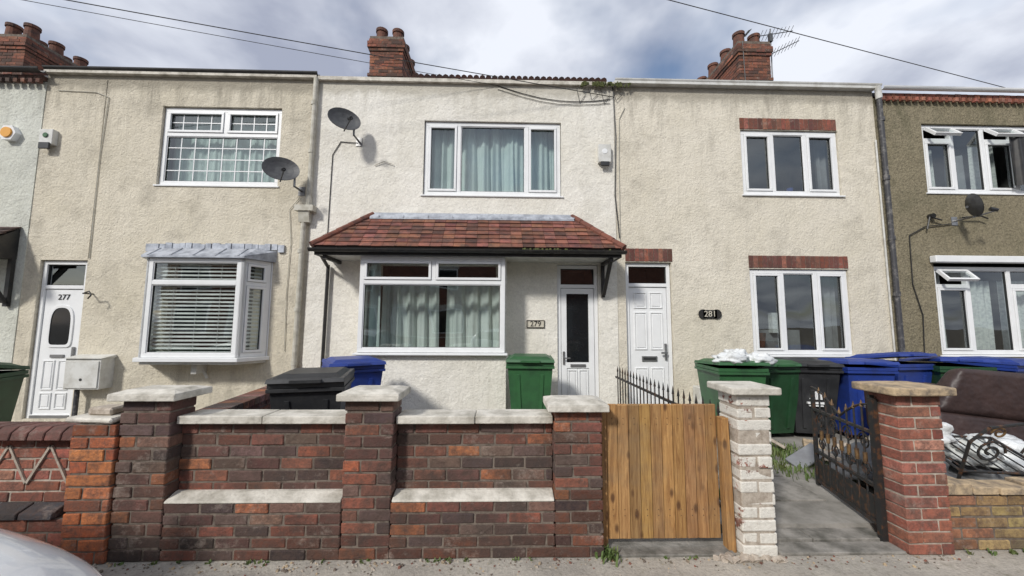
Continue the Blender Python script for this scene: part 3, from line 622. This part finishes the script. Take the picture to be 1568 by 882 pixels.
# ---------------------------------------------------------------- chimneys
def chimney(x0,x1,y0,y1,ztop,potxs,potys,zb=6.0):
    h=group("chimney_stack",((x0+x1)/2,(y0+y1)/2,zb))
    b=B(); bricks(b,x0,x1,y0,y1,zb,ztop-.32,pal=PAL_CH,mat='brickc')
    for i,(e,za,zz) in enumerate(((.025,ztop-.32,ztop-.245),(.05,ztop-.245,ztop-.09),(.02,ztop-.09,ztop-.015))):
        bricks(b,x0-e,x1+e,y0-e,y1+e,za,zz,pal=PAL_CH,mat='brickc')
    bricks(b,x0-.03,x1+.03,y0-.03,y1+.03,ztop-.95,ztop-.875,pal=PAL_CH,mat='brickc')
    b.box(x0-.01,x1+.01,y0-.01,y1+.01,ztop-.015,ztop+.05,'mortar'); b.build("stack",h)
    b=B()
    for px in potxs:
        for py in potys:
            hh=U(.36,.46); b.cyl((px,py,ztop+.03),(px,py,ztop+hh),.135,.115,'terra',16); b.cyl((px,py,ztop+hh-.07),(px,py,ztop+hh),.14,.14,'terra',16); b.cyl((px,py,ztop+hh-.01),(px,py,ztop+hh+.003),.095,.095,'black',16)
    b.build("chimney_pots",h); return h
chimney(-3.13,-2.37,8.5,10.7,8.18,(-2.95,-2.56),(8.75,9.3,9.9,10.4))
chimney(5.62,6.38,8.5,10.9,8.28,(5.8,6.18),(8.75,9.3,9.9,10.5))
chimney(-11.75,-10.92,8.5,10.9,8.02,(-11.55,-11.13),(8.75,9.25,9.8,10.4))
ae=group("tv_aerial",(6.5,8.6,7.4)); b=B()
b.cyl((6.48,8.6,7.2),(6.50,8.6,8.75),.015,.015,'metal',8)
def yagi(o,d,L,n,e):
    o=Vector(o);d=Vector(d).normalized(); b.cyl(o,o+d*L,.010,.010,'dish',6); s=d.cross(Vector((0,0,1))).normalized(); s=(s+Vector((0,0,.9))).normalized()
    for i in range(n): p=o+d*L*(i+.5)/n; b.cyl(p-s*e,p+s*e,.006,.006,'dish',5)
yagi((6.2,8.6,8.55),(.8,.1,.22),1.0,9,.12); yagi((6.5,8.6,8.1),(.8,.1,.45),.9,8,.11); yagi((6.0,8.8,8.75),(.5,.5,.5),.6,6,.1)
b.box(6.44,6.52,8.55,8.62,8.4,8.6,'dish'); b.build("aerial",ae)
b=B(); b.cyl((5.70,8.46,8.3),(5.72,8.46,7.3),.010,.010,'blackpl',6); b.build("aerial_lead",ae)

# ---------------------------------------------------------------- FRONT WALL (centre)
w=group("brick_garden_wall",(-.9,2.77,0))
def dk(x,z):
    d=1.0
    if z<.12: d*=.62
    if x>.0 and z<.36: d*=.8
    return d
b=B()
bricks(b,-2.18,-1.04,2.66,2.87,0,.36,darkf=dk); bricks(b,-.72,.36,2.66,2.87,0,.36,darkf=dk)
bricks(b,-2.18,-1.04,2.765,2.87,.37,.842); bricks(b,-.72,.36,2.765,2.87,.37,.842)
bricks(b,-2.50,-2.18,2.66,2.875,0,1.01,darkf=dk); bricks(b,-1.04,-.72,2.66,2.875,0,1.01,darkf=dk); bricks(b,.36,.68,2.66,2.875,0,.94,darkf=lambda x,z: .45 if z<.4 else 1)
b.build("brickwork",w,bevel=.0055)
b=B()
for a,c in ((-2.175,-1.045),(-.715,.355)):
    b.prismx([(2.655,.357),(2.77,.357),(2.77,.402),(2.74,.40),(2.66,.37)],a,c,'cap')
    L=(c-a)/2
    for i in range(2): b.box(a+i*L+.002,a+(i+1)*L-.002,2.70+U(-.004,.004),2.92,.845,.895+U(0,.004),'cap')
for (a,c,z) in ((-2.55,-2.12,1.012),(-1.085,-.675,1.012),(.31,.72,.942)):
    b.prism([(a,2.605),(c,2.605),(c,2.94),(a,2.94)],z,z+.045,'cap')
    b.hexa([(a,2.605,z+.045),(c,2.605,z+.045),(c,2.94,z+.045),(a,2.94,z+.045),(a+.06,2.68,z+.065),(c-.06,2.68,z+.065),(c-.06,2.87,z+.065),(a+.06,2.87,z+.065)],'cap')
b.build("copings",w,bevel=.006,bseg=2)
b=B()
for i in range(520):
    x=U(-2.8,3.2); s=U(.002,.008) if R()<.9 else U(.009,.014); y=2.65-abs(random.gauss(0,.06)); b.cyl((x,y,0),(x+U(-.01,.01),y,s),s,s*.5,random.choice(['mortarl','mortar','dirt','brick','capd']),5,col=(.3,.12,.08))
b.build("rubble",w)

# ---- left neighbour's wall
w=group("brick_garden_wall",(-4.6,2.77,0)); b=B()
bricks(b,-7.3,-2.78,2.68,2.88,0,.26,pal=PAL_RD,mat='brickr',darkf=lambda x,z:.8)
bricks(b,-7.3,-2.78,2.75,2.88,.33,.75,pal=PAL_RD,mat='brickr',mor='mortarl')
bricks(b,-2.78,-2.505,2.64,2.87,0,.86,pal=PAL_OR,mat='brickr')
b.build("brickwork",w,bevel=.004)
b=B(); x=-7.3
while x<-2.80:
    c=U(.6,1.2); x1=min(x+.105,-2.79); b.prismx([(2.66,.752),(2.90,.752),(2.90,.79),(2.87,.825),(2.71,.83),(2.67,.80)],x+.004,x1-.003,'brick',col=(.19*c,.08*c,.065*c)); x+=.108
x=-7.3
while x<-2.95:
    x1=min(x+.215,-2.83); b.prismx([(2.655,.262),(2.76,.262),(2.76,.335),(2.66,.30)],x+.004,x1-.004,'brick',col=(.06,.06,.07)); x+=.222
b.build("coping_bricks",w,bevel=.004)
b=B(); x=-7.2; s=.135
while x<-2.9:
    for (xa,xb,za,zb) in ((x,x+s,.45,.70),(x+s,x+2*s,.70,.45)):
        if xb<-2.79: b.hexa([(xa-.008,2.740,za),(xa+.008,2.740,za),(xa+.008,2.755,za),(xa-.008,2.755,za),(xb-.008,2.740,zb),(xb+.008,2.740,zb),(xb+.008,2.755,zb),(xb-.008,2.755,zb)],'mortarl')
    x+=2*s
b.build("lattice_pointing",w)
b=B(); b.prism([(-2.86,2.66),(-2.52,2.62),(-2.54,2.88),(-2.84,2.9)],.865,.90,'cap'); b.prism([(-2.78,2.72),(-2.6,2.70),(-2.62,2.84),(-2.76,2.85)],.90,.95,'mortarl'); b.build("rubble_cap",w,bevel=.012)

b=B(); X=place(-2.38,2.95,0,math.atan2(3.0,-.45)); bricks(b,0,3.0,-.05,.06,.04,.72,X=X); 
x=0
while x<3.0: b.box(x,x+.1,-.11,.12,.722,.79,'brick',X,col=pick(PAL_OLD)); x+=.108
b.build("boundary_brick_wall",None,bevel=.004)
# ---- timber gate + posts
g=group("wooden_gate",(1.12,2.78,0)); b=B(); x=.735; nb=10; bw=(1.515-.735)/nb
for i in range(nb):
    s=U(.75,1.2); tl=U(-.002,.002); b.hexa([(x+.002,2.752+tl,.07),(x+bw-.002,2.752-tl,.07),(x+bw-.002,2.775,.07),(x+.002,2.775,.07),(x+.002,2.752-tl,.962+U(-.006,.004)),(x+bw-.002,2.752+tl,.962+U(-.006,.004)),(x+bw-.002,2.775,.965),(x+.002,2.775,.965)],'wood',col=(s,s*U(.92,1.04),s*U(.85,1.05)))
    for z in (.22,.26,.83,.87): b.cyl((x+bw*.5,2.753,z),(x+bw*.5,2.7475,z),.003,.003,'gasket',6)
    x+=bw
for z in (.18,.80): b.box(.745,1.505,2.776,2.805,z,z+.09,'wood')
b.hexa([(.76,2.776,.27),(.84,2.776,.27),(.84,2.80,.27),(.76,2.80,.27),(1.41,2.776,.80),(1.49,2.776,.80),(1.49,2.80,.80),(1.41,2.80,.80)],'wood')
b.build("boards",g,bevel=.003)
b=B(); b.box(.69,.73,2.73,2.80,0,.96,'wood',col=(.9,.85,.8)); 
b.hexa([(1.535,2.70,0),(1.59,2.70,0),(1.59,2.77,0),(1.535,2.77,0),(1.525,2.71,.88),(1.58,2.71,.88),(1.58,2.78,.88),(1.525,2.78,.88)],'wood',col=(1.05,1,.9)); b.build("posts",g,bevel=.004)
# ---- white painted pier
w=group("painted_brick_pier",(1.71,2.75,0)); b=B()
bricks(b,1.60,1.83,2.64,2.87,0,1.05,pal=PAL_RD,mat='brickw',mor='mortarl',jit=.008,h=.078); b.build("brickwork",w,bevel=.008,bseg=2)
b=B(); b.prism([(1.545,2.59),(1.885,2.59),(1.885,2.92),(1.545,2.92)],1.055,1.105,'cap'); b.build("cap",w,bevel=.01,bseg=2)
b=B()
for i in range(40):
    s=U(.006,.022); a=U(0,1); b.cyl((1.42+.42*a+U(-.02,.02),2.62+U(-.03,.03),0),(1.42+.42*a,2.62,s),s*1.8,s*.8,'mortarl',7)
b.build("mortar_haunch",w)
# ---- right brick pier + low wall
w=group("brick_gate_pier",(2.88,2.75,0)); b=B(); bricks(b,2.73,3.04,2.65,2.86,0,1.045,pal=PAL_RD,mat='brickr',mor='mortarl'); b.build("brickwork",w,bevel=.004)
b=B()
vs=[(2.655,2.59),(2.87,2.58),(3.11,2.60),(3.12,2.78),(3.10,2.93),(2.88,2.945),(2.66,2.92),(2.65,2.76)]
b.prism(vs,1.05,1.105,'capd'); b.build("stone_cap",w,bevel=.01,bseg=2)
w=group("low_brick_wall",(5.0,2.78,0)); b=B(); bricks(b,3.05,8.5,2.70,2.82,0,.36,pal=PAL_YE,mat='brickr'); 
x=3.05
while x<8.4:
    l=U(.13,.23); b.box(x+.004,x+l-.004,2.69+U(-.01,.01),2.84,.365,.40+U(0,.05),'capd'); x+=l
b.build("brickwork",w,bevel=.006)

# ---- iron gate, standing open
g=group("wrought_iron_gate",(2.82,3.2,0)); X=Matrix.Translation((2.70,2.80,0))@Matrix.Rotation(math.atan2(.82,.22),4,'Z'); b=B(); L=.86
def sq(x0,x1,z0,z1,t=.012): b.box(x0,x1,-t,t,z0,z1,'iron',X)
sq(0,.03,.07,1.02,.014); sq(L-.03,L,.07,.92,.014); sq(.03,L-.03,.10,.13); sq(.03,L-.03,.36,.385); sq(.03,L-.03,.74,.76)
b.box(.03,L-.03,-.003,.003,.13,.30,'iron',X)
for i in range(1,8):
    x=.03+i*.10; top=.80+.13*abs(math.cos(math.pi*(x/L))); b.cyl((x,0,.13),(x,0,top),.007,.007,'iron',6,X); b.cyl((x,0,top),(x,0,top+.05),.014,.002,'gold',6,X); b.cyl((x,0,.5),(x,0,.58),.014,.014,'gold',6,X)
def scroll(cx,cz,r,s,turns=1.6,X=X,k='iron',th=.006):
    pts=[]
    for i in range(22):
        t=i/21; a=t*turns*2*math.pi; rr=r*(1-t*.8); pts.append((cx+s*rr*math.cos(a),0,cz+rr*math.sin(a)))
    b.tube(pts,th,k,6,X)
for cx in (.13,.33,.53,.73): scroll(cx,.66,.07,1); scroll(cx,.46,.06,-1)
arch=[(L*i/14,0,.78+.17*abs(math.cos(math.pi*i/14))) for i in range(15)]; b.tube(arch,.009,'iron',6,X)
b.build("gate",g)
b=B(); b.box(2.68,2.72,2.78,2.82,.0,1.0,'iron'); b.build("hinge_post",g)
b=B(); 
for i in range(24):
    y=2.98+i*.112; b.cyl((1.66,y,.08),(1.66,y,.86),.008,.008,'iron',6); b.cyl((1.66,y,.86),(1.66,y,.94),.014,.001,'iron',6)
b.box(1.65,1.67,2.95,5.65,.76,.785,'iron'); b.box(1.65,1.67,2.95,5.65,.16,.185,'iron'); b.build("iron_railing")

# ---------------------------------------------------------------- wheelie bins
def bin_(x,y,z,rz,body,lid=None,open_=0,hh=.94,ww=1.0,logo=False,name="wheelie_bin"):
    lid=lid or body; b=B(); X=place(0,0,0,rz)@Matrix.Scale(ww,4,(1,0,0))
    a,c=.215,.285
    b.hexa([(-a,-.24,.05),(a,-.24,.05),(a,.22,.05),(-a,.22,.05),(-c,-.36,hh),(c,-.36,hh),(c,.30,hh),(-c,.30,hh)],body,X)
    b.box(-c-.018,c+.018,-.38,.315,hh-.075,hh-.045,body,X); b.box(-c-.012,c+.012,-.372,.31,hh-.04,hh,body,X)
    for s in (-1,1):
        b.hexa([(s*.12-.02,-.27,.12),(s*.12+.02,-.27,.12),(s*.12+.02,-.23,.12),(s*.12-.02,-.23,.12),(s*.15-.02,-.352,hh-.15),(s*.15+.02,-.352,hh-.15),(s*.15+.02,-.31,hh-.15),(s*.15-.02,-.31,hh-.15)],body,X)
        b.cyl((s*.20,.25,.10),(s*.27,.25,.10),.10,.10,'rubber',18,X); b.cyl((s*.271,.25,.10),(s*.275,.25,.10),.05,.05,body,12,X)
        b.box(s*.22-.015,s*.22+.015,.30,.38,hh-.05,hh-.0,body,X)
    b.cyl((-.23,.375,hh-.02),(.23,.375,hh-.02),.016,.016,body,10,X)
    Y=X@place(0,.32,hh+.004,0,math.radians(-open_))
    b.hexa([(-c-.02,-.73,0),(c+.02,-.73,0),(c+.02,0,0),(-c-.02,0,0),(-c-.012,-.715,.035),(c+.012,-.715,.035),(c+.012,-.01,.035),(-c-.012,-.01,.035)],lid,Y)
    b.hexa([(-c+.02,-.68,.035),(c-.02,-.68,.035),(c-.02,-.05,.035),(-c+.02,-.05,.035),(-c+.07,-.60,.065),(c-.07,-.60,.065),(c-.07,-.12,.065),(-c+.07,-.12,.065)],lid,Y)
    b.box(-.12,.12,-.755,-.72,.0,.028,lid,Y)
    if logo:
        for i in range(5):
            b.hexa([(-.07+.028*i,-.345,.50),(-.05+.028*i,-.345,.50),(-.05+.028*i,-.30,.50),(-.07+.028*i,-.30,.50),(-.02+.015*i,-.352,.60),(-.01+.015*i,-.352,.60),(-.01+.015*i,-.31,.60),(-.02+.015*i,-.31,.60)],'pvc',X)
        b.box(-.10,.10,-.332,-.28,.44,.465,'pvc',X); b.box(-.08,.08,-.326,-.28,.41,.425,'pvc',X)
    ob=b.build(name,None,bevel=.012,bseg=2,recenter=False); ob.location=(x,y,z); return ob
G=.08
bin_(-1.74,3.72,G,math.radians(14),'blackpl',hh=.94)
bin_(-1.80,4.75,G,math.radians(30),'bluepl','bluepl',hh=.97)
bin_(.38,5.22,G,math.radians(-4),'greenpl',hh=.97)
bin_(-5.15,3.85,G,math.radians(20),'dgreenpl','dgreenpl',open_=8)
bin_(-5.95,4.2,G,math.radians(-8),'greenpl')
bin_(2.97,5.05,G,math.radians(-4),'greenpl',open_=3,hh=.92)
bin_(3.58,5.30,G,math.radians(6),'dgreenpl','greenpl',hh=.92)
bin_(4.12,5.28,G,math.radians(-12),'blackpl',logo=True,hh=.92)
bin_(4.74,5.20,G,math.radians(-6),'bluepl',logo=True,open_=3,hh=.92)
bin_(5.40,5.35,G,math.radians(8),'bluepl',open_=8,hh=.95)
bin_(6.05,5.2,G,math.radians(-14),'dgreenpl','bluepl',open_=5,hh=.93)
bin_(6.80,5.25,G,math.radians(12),'bluepl','bluepl',hh=.95)
def blob(name,cx,cy,cz,sx,sy,sz,k,seed,par=None,amp=.28):
    b=B(); n,mm=36,20; vs=[];fs=[]
    for j in range(mm+1):
        th=math.pi*j/mm
        for i in range(n):
            ph=2*math.pi*i/n; d=Vector((math.sin(th)*math.cos(ph),math.sin(th)*math.sin(ph),math.cos(th)))
            r=1+amp*mathutils.noise.noise(d*2.2+Vector((seed,0,0)))*2+amp*.5*abs(mathutils.noise.noise(d*7+Vector((0,seed,0))))
            z=d.z*r; z=max(z,-.55)
            vs.append((cx+d.x*r*sx,cy+d.y*r*sy,cz+z*sz))
    for j in range(mm):
        for i in range(n): fs.append((j*n+i,(j+1)*n+i,(j+1)*n+(i+1)%n,j*n+(i+1)%n))
    b.add(vs,fs,k); return b.build(name,par,smooth=True)
blob("plastic_bag",2.85,4.78,1.10,.19,.14,.08,'bag',3); blob("plastic_bag",3.22,4.80,1.09,.17,.13,.08,'bag',9)
blob("plastic_bag",3.02,4.92,1.14,.14,.13,.08,'bag',14)

# ---------------------------------------------------------------- junk in right-hand garden
s=group("sofa",(4.9,3.95,.35)); X=place(5.05,3.95,.27,math.radians(-7),math.radians(-10),math.radians(6)); b=B()
b.hexa([(-.85,-.42,0),(.85,-.42,0),(.85,.42,0),(-.85,.42,0),(-.85,-.42,.30),(.85,-.42,.30),(.85,.42,.36),(-.85,.42,.36)],'sofa',X)
b.hexa([(-.85,-.44,.28),(.85,-.44,.28),(.85,-.16,.30),(-.85,-.16,.30),(-.66,-.52,.72),(.80,-.52,.76),(.80,-.36,.76),(-.66,-.36,.72)],'sofa',X)
for sx in (-1,1): b.box(sx*.72,sx*.90,-.40,.42,.05,.56,'sofa',X)
b.box(-.70,-.01,-.14,.40,.34,.46,'sofa',X); b.box(.01,.70,-.14,.40,.34,.46,'sofa',X)
b.build("upholstery",s,bevel=.07,bseg=4,smooth=True)
b=B()
for i in range(120):
    x=U(3.2,6.2); y=U(3.0,4.6); z=.08+U(0,.25)*(1-abs(y-3.9)); l=U(.03,.20)
    XX=place(x,y,z,U(0,3),U(-.5,.5),U(-.5,.5)); b.box(-l,l,-l*.5,l*.5,-.02,U(.0,.06),random.choice(['wood','capd','brickr','garden','black','mortarl','grey']),XX,col=(.35,.2,.12))
b.build("rubbish_pile",None,bevel=.005)
for i,(x,y,z,a,c,d,k) in enumerate(((3.62,3.35,.62,.18,.2,.12,'bag'),(3.95,3.30,.46,.18,.2,.12,'net'),(4.35,3.30,.42,.22,.2,.14,'bag'),(3.35,3.2,.40,.12,.14,.08,'net'),(4.15,3.45,.24,.3,.3,.16,'grey'),(3.5,3.5,.24,.3,.35,.2,'grey'))):
    blob("rubble_sack",x,y,z,a,c,d,k,20+i*5,amp=.36)
ch=group("wrought_iron_chair",(3.75,3.05,.1)); b=B(); XC=place(3.45,3.02,.12,math.radians(-8),math.radians(20))
b.tube([(0,0,0),(0,0,.60),(.10,0,.72),(.30,0,.76),(.50,0,.72),(.60,0,.60),(.60,0,0)],.011,'iron',6,XC); b.tube([(0,0,.35),(.6,0,.35)],.010,'iron',6,XC)
for x in (0,.6): b.tube([(x,0,.35),(x,.42,.36),(x,.44,0)],.010,'iron',6,XC)
b.tube([(0,.42,.36),(.6,.42,.36)],.010,'iron',6,XC)
for i in range(7): b.tube([(.04+i*.087,0,.355),(.04+i*.087,.42,.36)],.006,'iron',5,XC)
for cx,s_ in ((.15,1),(.45,-1)): scroll(cx,.52,.10,s_,1.7,XC,'iron',.008); scroll(cx+s_*.02,.68,.05,-s_,1.4,XC,'gold',.007)
b.build("frame",ch)

# ---------------------------------------------------------------- ground
def sheet(name,x0,x1,y0,y1,z,k,thick=None):
    b=B()
    if thick: b.box(x0,x1,y0,y1,z-thick,z,k)
    else: b.add([(x0,y0,z),(x1,y0,z),(x1,y1,z),(x0,y1,z)],[(0,1,2,3)],k)
    return b.build(name,None,recenter=False)
sheet("ground",-400,400,-400,400,-.14,'dirt')
sheet("road",-200,200,-6.3,1.62,-.10,'road')
sheet("pavement",-200,200,1.74,2.95,0,'pave',.3)
b=B(); x=-30
while x<30: b.box(x+.004,x+.906,1.62,1.738,-.3,.004,'cap'); x+=.914
b.build("kerb",None,bevel=.012,bseg=2,recenter=False)
sheet("pavement",-200,200,-8.3,-6.42,0,'pave',.3)
sheet("kerb",-200,200,-6.419,-6.3,.004,'cap',.3)
sheet("front_garden_ground",-11.6,11.2,2.952,6.4,.06,'garden',.3)
b=B(); y=2.80
rowi=0
while y<5.2:
    x=1.90; 
    for wdt in ((.42,.42) if rowi%2 else (.30,.54)):
        b.box(x+.005,x+wdt-.005,y+.005,y+.50,.0,(.075 if y>2.9 else .03)+U(-.003,.003),'slab'); x+=wdt
    y+=.505; rowi+=1
b.box(1.86,2.72,2.66,2.79,0,.02,'slab'); b.box(.70,1.56,2.66,2.94,0,.018,'slab')
b.build("garden_path",None,bevel=.004,recenter=False)
def tuft(b,x,y,z,n,hh,sp):
    for i in range(n):
        a=U(0,6.28); l=hh*U(.4,1.1); d=Vector((math.cos(a),math.sin(a),0))*l*U(.2,.7); w_=Vector((-math.sin(a),math.cos(a),0))*U(.0015,.004)*2
        p=Vector((x+random.gauss(0,sp),y+random.gauss(0,sp),z)); mid=p+d*.5+Vector((0,0,l*.7)); tip=p+d+Vector((0,0,l*.9))
        b.add([p-w_,p+w_,mid+w_,mid-w_,tip],[(0,1,2,3),(3,2,4)],'grass')
b=B(); tuft(b,.72,2.66,.0,90,.07,.03); tuft(b,.66,2.70,.0,50,.06,.02)
for i in range(40): tuft(b,U(1.78,1.95),U(3.0,5.0),.06,14,.07,.04)
for i in range(70): tuft(b,U(2.75,3.7),U(3.7,4.7),.06,16,.08,.06)
for i in range(24): tuft(b,U(-2.5,1.5),2.645,.0,7,.022,.01)
for i in range(22): tuft(b,U(3.1,6),2.66,0,8,.035,.01)
b.build("weeds",None,recenter=False)

# ---------------------------------------------------------------- cars
def car(name,x,y,z,rz,paint='carw'):
    import bmesh
    e=group(name,(x,y,z)); X=place(x,y,z,rz)
    S=[(0.00,.34,.42,.58,.64,.55,.56,.40),(.06,.22,.38,.64,.72,.74,.74,.55),(.30,.19,.36,.72,.86,.84,.83,.66),(.75,.19,.36,.80,.95,.86,.86,.70),
       (1.08,.19,.36,.85,1.0,.86,.87,.71),(1.20,.19,.36,.87,1.03,.86,.87,.70),(1.80,.19,.36,.90,1.42,.86,.87,.60),(2.05,.19,.36,.91,1.47,.86,.87,.58),(2.70,.19,.36,.92,1.48,.86,.87,.58),
       (3.30,.19,.36,.94,1.42,.86,.86,.57),(3.72,.19,.36,.94,1.18,.85,.84,.62),(3.90,.22,.38,.90,.98,.82,.80,.66),(3.98,.32,.45,.75,.85,.70,.72,.55)]
    b=B(); rings=[]
    for (l,zb,zs,zbe,zt,ws,wb,wt) in S:
        half=[(0,zb),(ws*.92,zb),(ws,zs),(wb,(zs+zbe)/2+.05),(wb*.985,zbe),(wt,zt-.035),(wt*.8,zt-.004),(0,zt)]
        rings.append([(-l,w_,zz) for w_,zz in half]+[(-l,-w_,zz) for w_,zz in half[-2:0:-1]])
    n=len(rings[0]); vs=sum(rings,[])
    for i in range(len(S)-1):
        for j in range(n):
            jj=(j+1)%n; f=(i*n+j,(i+1)*n+j,(i+1)*n+jj,i*n+jj)
            side=j in (4,n-5); topf=j in (5,6,n-7,n-6); k=paint
            if side and 5<=i<=9: k='carg'
            if topf and i in (5,9): k='carg'
            if j in (0,n-1): k='blackpl'
            b.add([vs[q] for q in f],[(0,1,2,3)],k,X)
    b.add(rings[0],[tuple(range(n))],paint,X); b.add(rings[-1],[tuple(range(n))[::-1]],paint,X)
    o=b.build("body",e)
    bm=bmesh.new(); bm.from_mesh(o.data); bmesh.ops.remove_doubles(bm,verts=bm.verts,dist=.0005); bmesh.ops.recalc_face_normals(bm,faces=bm.faces); bm.to_mesh(o.data); bm.free()
    o.data.polygons.foreach_set("use_smooth",[True]*len(o.data.polygons)); md=o.modifiers.new("s",'SUBSURF'); md.levels=2; md.render_levels=2
    b=B()
    for l in (.78,3.2):
        for s_ in (-1,1):
            b.cyl((-l,s_*.70,.30),(-l,s_*.875,.30),.31,.31,'rubber',28,X); b.cyl((-l,s_*.87,.30),(-l,s_*.882,.30),.20,.20,'rim',20,X)
            for q in range(5):
                a=q*2*math.pi/5; b.cyl((-l,s_*.885,.30),(-l+.19*math.cos(a),s_*.885,.30+.19*math.sin(a)),.022,.022,'rim',6,X)
    b.build("wheels",e)
    b=B()
    for s_ in (-1,1):
        b.hexa([(.0,s_*.50,.50),(.0,s_*.34,.50),(-.14,s_*.34,.50),(-.30,s_*.79,.56),(-.05,s_*.52,.635),(-.06,s_*.36,.63),(-.16,s_*.36,.66),(-.36,s_*.765,.72)],'lamp',X)
        b.box(-4.0,-3.86,s_*.50,s_*.72,.68,.88,'brickr',X,col=(.5,.02,.02)); b.box(-1.35,-1.20,s_*.88,s_*1.02,.92,1.03,paint,X)
    b.box(-.04,.02,-.32,.32,.50,.58,'black',X); b.box(-.05,.02,-.38,.38,.26,.42,'black',X); b.box(.018,.03,-.26,.26,.42,.50,'sign',X)
    b.build("lights_and_grille",e,bevel=.01)
car("parked_car",-1.37,.875,-.10,0)
car("parked_car",2.6,-5.2,-.10,0)

# ---------------------------------------------------------------- opposite side of street
for i in range(7):
    h=group("terraced_house",(-17.5+i*5,-12,0)); x0=-20+i*5; x1=x0+4.99
    b=B(); b.box(x0,x1,-18,-12,0,5.4,'tbrick'); b.prismx([(-11.8,5.4),(-15,7.6),(-18.2,5.4)],x0,x1,'slate'); b.box(x0,x0+.7,-16,-14,6.5,8.4,'tbrick'); b.build("walls_and_roof",h)
    b=B()
    for (a,c,z0,z1) in ((.7,2.5,1.0,2.5),(.8,2.4,3.5,4.8),(3.5,4.4,.1,2.5)):
        frame(b,x0+a,x0+c,z0,z1,-12.02,-11.95,.08,'pvc'); b.box(x0+a+.08,x0+c-.08,-12,-11.98,z0+.08,z1-.08,'carg' if c<4 else 'pvcd')
        b.box(x0+a-.1,x0+c+.1,-12,-11.93,z1+.002,z1+.2,'cap')
    b.box(x0,x1,-8.5,-8.3,0,.8,'tbrick'); b.box(x0,x1,-8.53,-8.27,.8,.86,'cap'); b.build("windows_and_door",h)
p=group("utility_pole",(-21,1.95,0)); b=B(); b.cyl((-21,1.95,-.1),(-21,1.95,8.7),.15,.10,'polew',14); b.cyl((-21.25,1.95,8.3),(-20.75,1.95,8.3),.02,.02,'metal',8); b.cyl((-21,1.95,6.2),(-20.8,1.75,6.2),.02,.02,'metal'); b.build("pole",p)
def wire(A,Bp,r,sag=.1):
    pts=[]
    for i in range(25):
        t=i/24; q=Vector(A).lerp(Vector(Bp),t); q.z-=sag*4*t*(1-t); pts.append(q)
    b=B(); b.tube(pts,r,'black',6); b.build("overhead_cable")
wire((1.82,5.97,5.26),(-21,1.6,6.35),.006); wire((-.1,5.97,5.42),(-21,1.7,6.45),.004); wire((9.0,5.97,5.45),(-21,1.6,8.5),.006,.0)

# ---------------------------------------------------------------- light, sky, camera
D=Vector((.50,.67,-.60)).normalized()
sun=bpy.data.lights.new("sun",'SUN'); sun.energy=3.0; sun.angle=math.radians(7); sun.color=(1,.965,.91)
so=bpy.data.objects.new("sun",sun); scene.collection.objects.link(so); so.rotation_euler=D.to_track_quat('-Z','Y').to_euler(); so.location=(-10,-12,14)
W=bpy.data.worlds.new("World"); scene.world=W; W.use_nodes=True; t=W.node_tree; t.nodes.clear()
o=N(t,"ShaderNodeOutputWorld"); sky=N(t,"ShaderNodeTexSky",sky_type='NISHITA'); sky.sun_disc=False
sky.sun_elevation=math.asin(-D.z); sky.sun_rotation=math.atan2(-D.x,-D.y)%(2*math.pi)
b1=N(t,"ShaderNodeBackground",inp={"Strength":.14}); t.links.new(sky.outputs[0],b1.inputs[0])
tc=N(t,"ShaderNodeTexCoord"); sx=N(t,"ShaderNodeSeparateXYZ"); t.links.new(tc.outputs["Generated"],sx.inputs[0])
den=mth(t,'ADD',mth(t,'MAXIMUM',sx.outputs[2],0.0),.22); cb=N(t,"ShaderNodeCombineXYZ")
t.links.new(mth(t,'DIVIDE',sx.outputs[0],den),cb.inputs[0]); t.links.new(mth(t,'DIVIDE',sx.outputs[1],den),cb.inputs[1])
def wn(scale,det,rough,loc):
    mp=N(t,"ShaderNodeMapping"); mp.inputs["Location"].default_value=loc; t.links.new(cb.outputs[0],mp.inputs[0])
    n=N(t,"ShaderNodeTexNoise",inp={"Scale":scale,"Detail":det,"Roughness":rough,"Distortion":.15}); t.links.new(mp.outputs[0],n.inputs["Vector"]); return n.outputs["Fac"]
mask=ramp(t,wn(1.5,5,.52,(3.1,1.2,0)),.28,.50)
shade=ramp(t,wn(2.0,6,.52,(7.3,4.4,2)),.38,.64)
cc=mixc(t,shade,(.84,.87,.94),(.37,.40,.50))
b2=N(t,"ShaderNodeBackground",inp={"Strength":1.12}); t.links.new(cc,b2.inputs[0])
mx=N(t,"ShaderNodeMixShader"); t.links.new(mth(t,'MULTIPLY',mask,.93),mx.inputs[0]); t.links.new(b1.outputs[0],mx.inputs[1]); t.links.new(b2.outputs[0],mx.inputs[2]); t.links.new(mx.outputs[0],o.inputs[0])

p,r,wy=0.09485,0.0051,0.02532
fwd=Vector((math.sin(wy)*math.cos(p),math.cos(wy)*math.cos(p),math.sin(p))); r0=Vector((math.cos(wy),-math.sin(wy),0)); u0=r0.cross(fwd)
rt=math.cos(r)*r0+math.sin(r)*u0; up=-math.sin(r)*r0+math.cos(r)*u0
cam=bpy.data.cameras.new("camera"); co=bpy.data.objects.new("camera",cam); scene.collection.objects.link(co)
mw=Matrix.Identity(4)
for i in range(3): mw[i][0]=rt[i]; mw[i][1]=up[i]; mw[i][2]=-fwd[i]
mw[0][3],mw[1][3],mw[2][3]=0,0,1.52
co.matrix_world=mw; cam.sensor_width=36; cam.lens=589/1568*36; cam.clip_start=.05; cam.clip_end=1500
scene.camera=co
scene.view_settings.view_transform='Standard'; scene.view_settings.look='None'; scene.view_settings.exposure=0
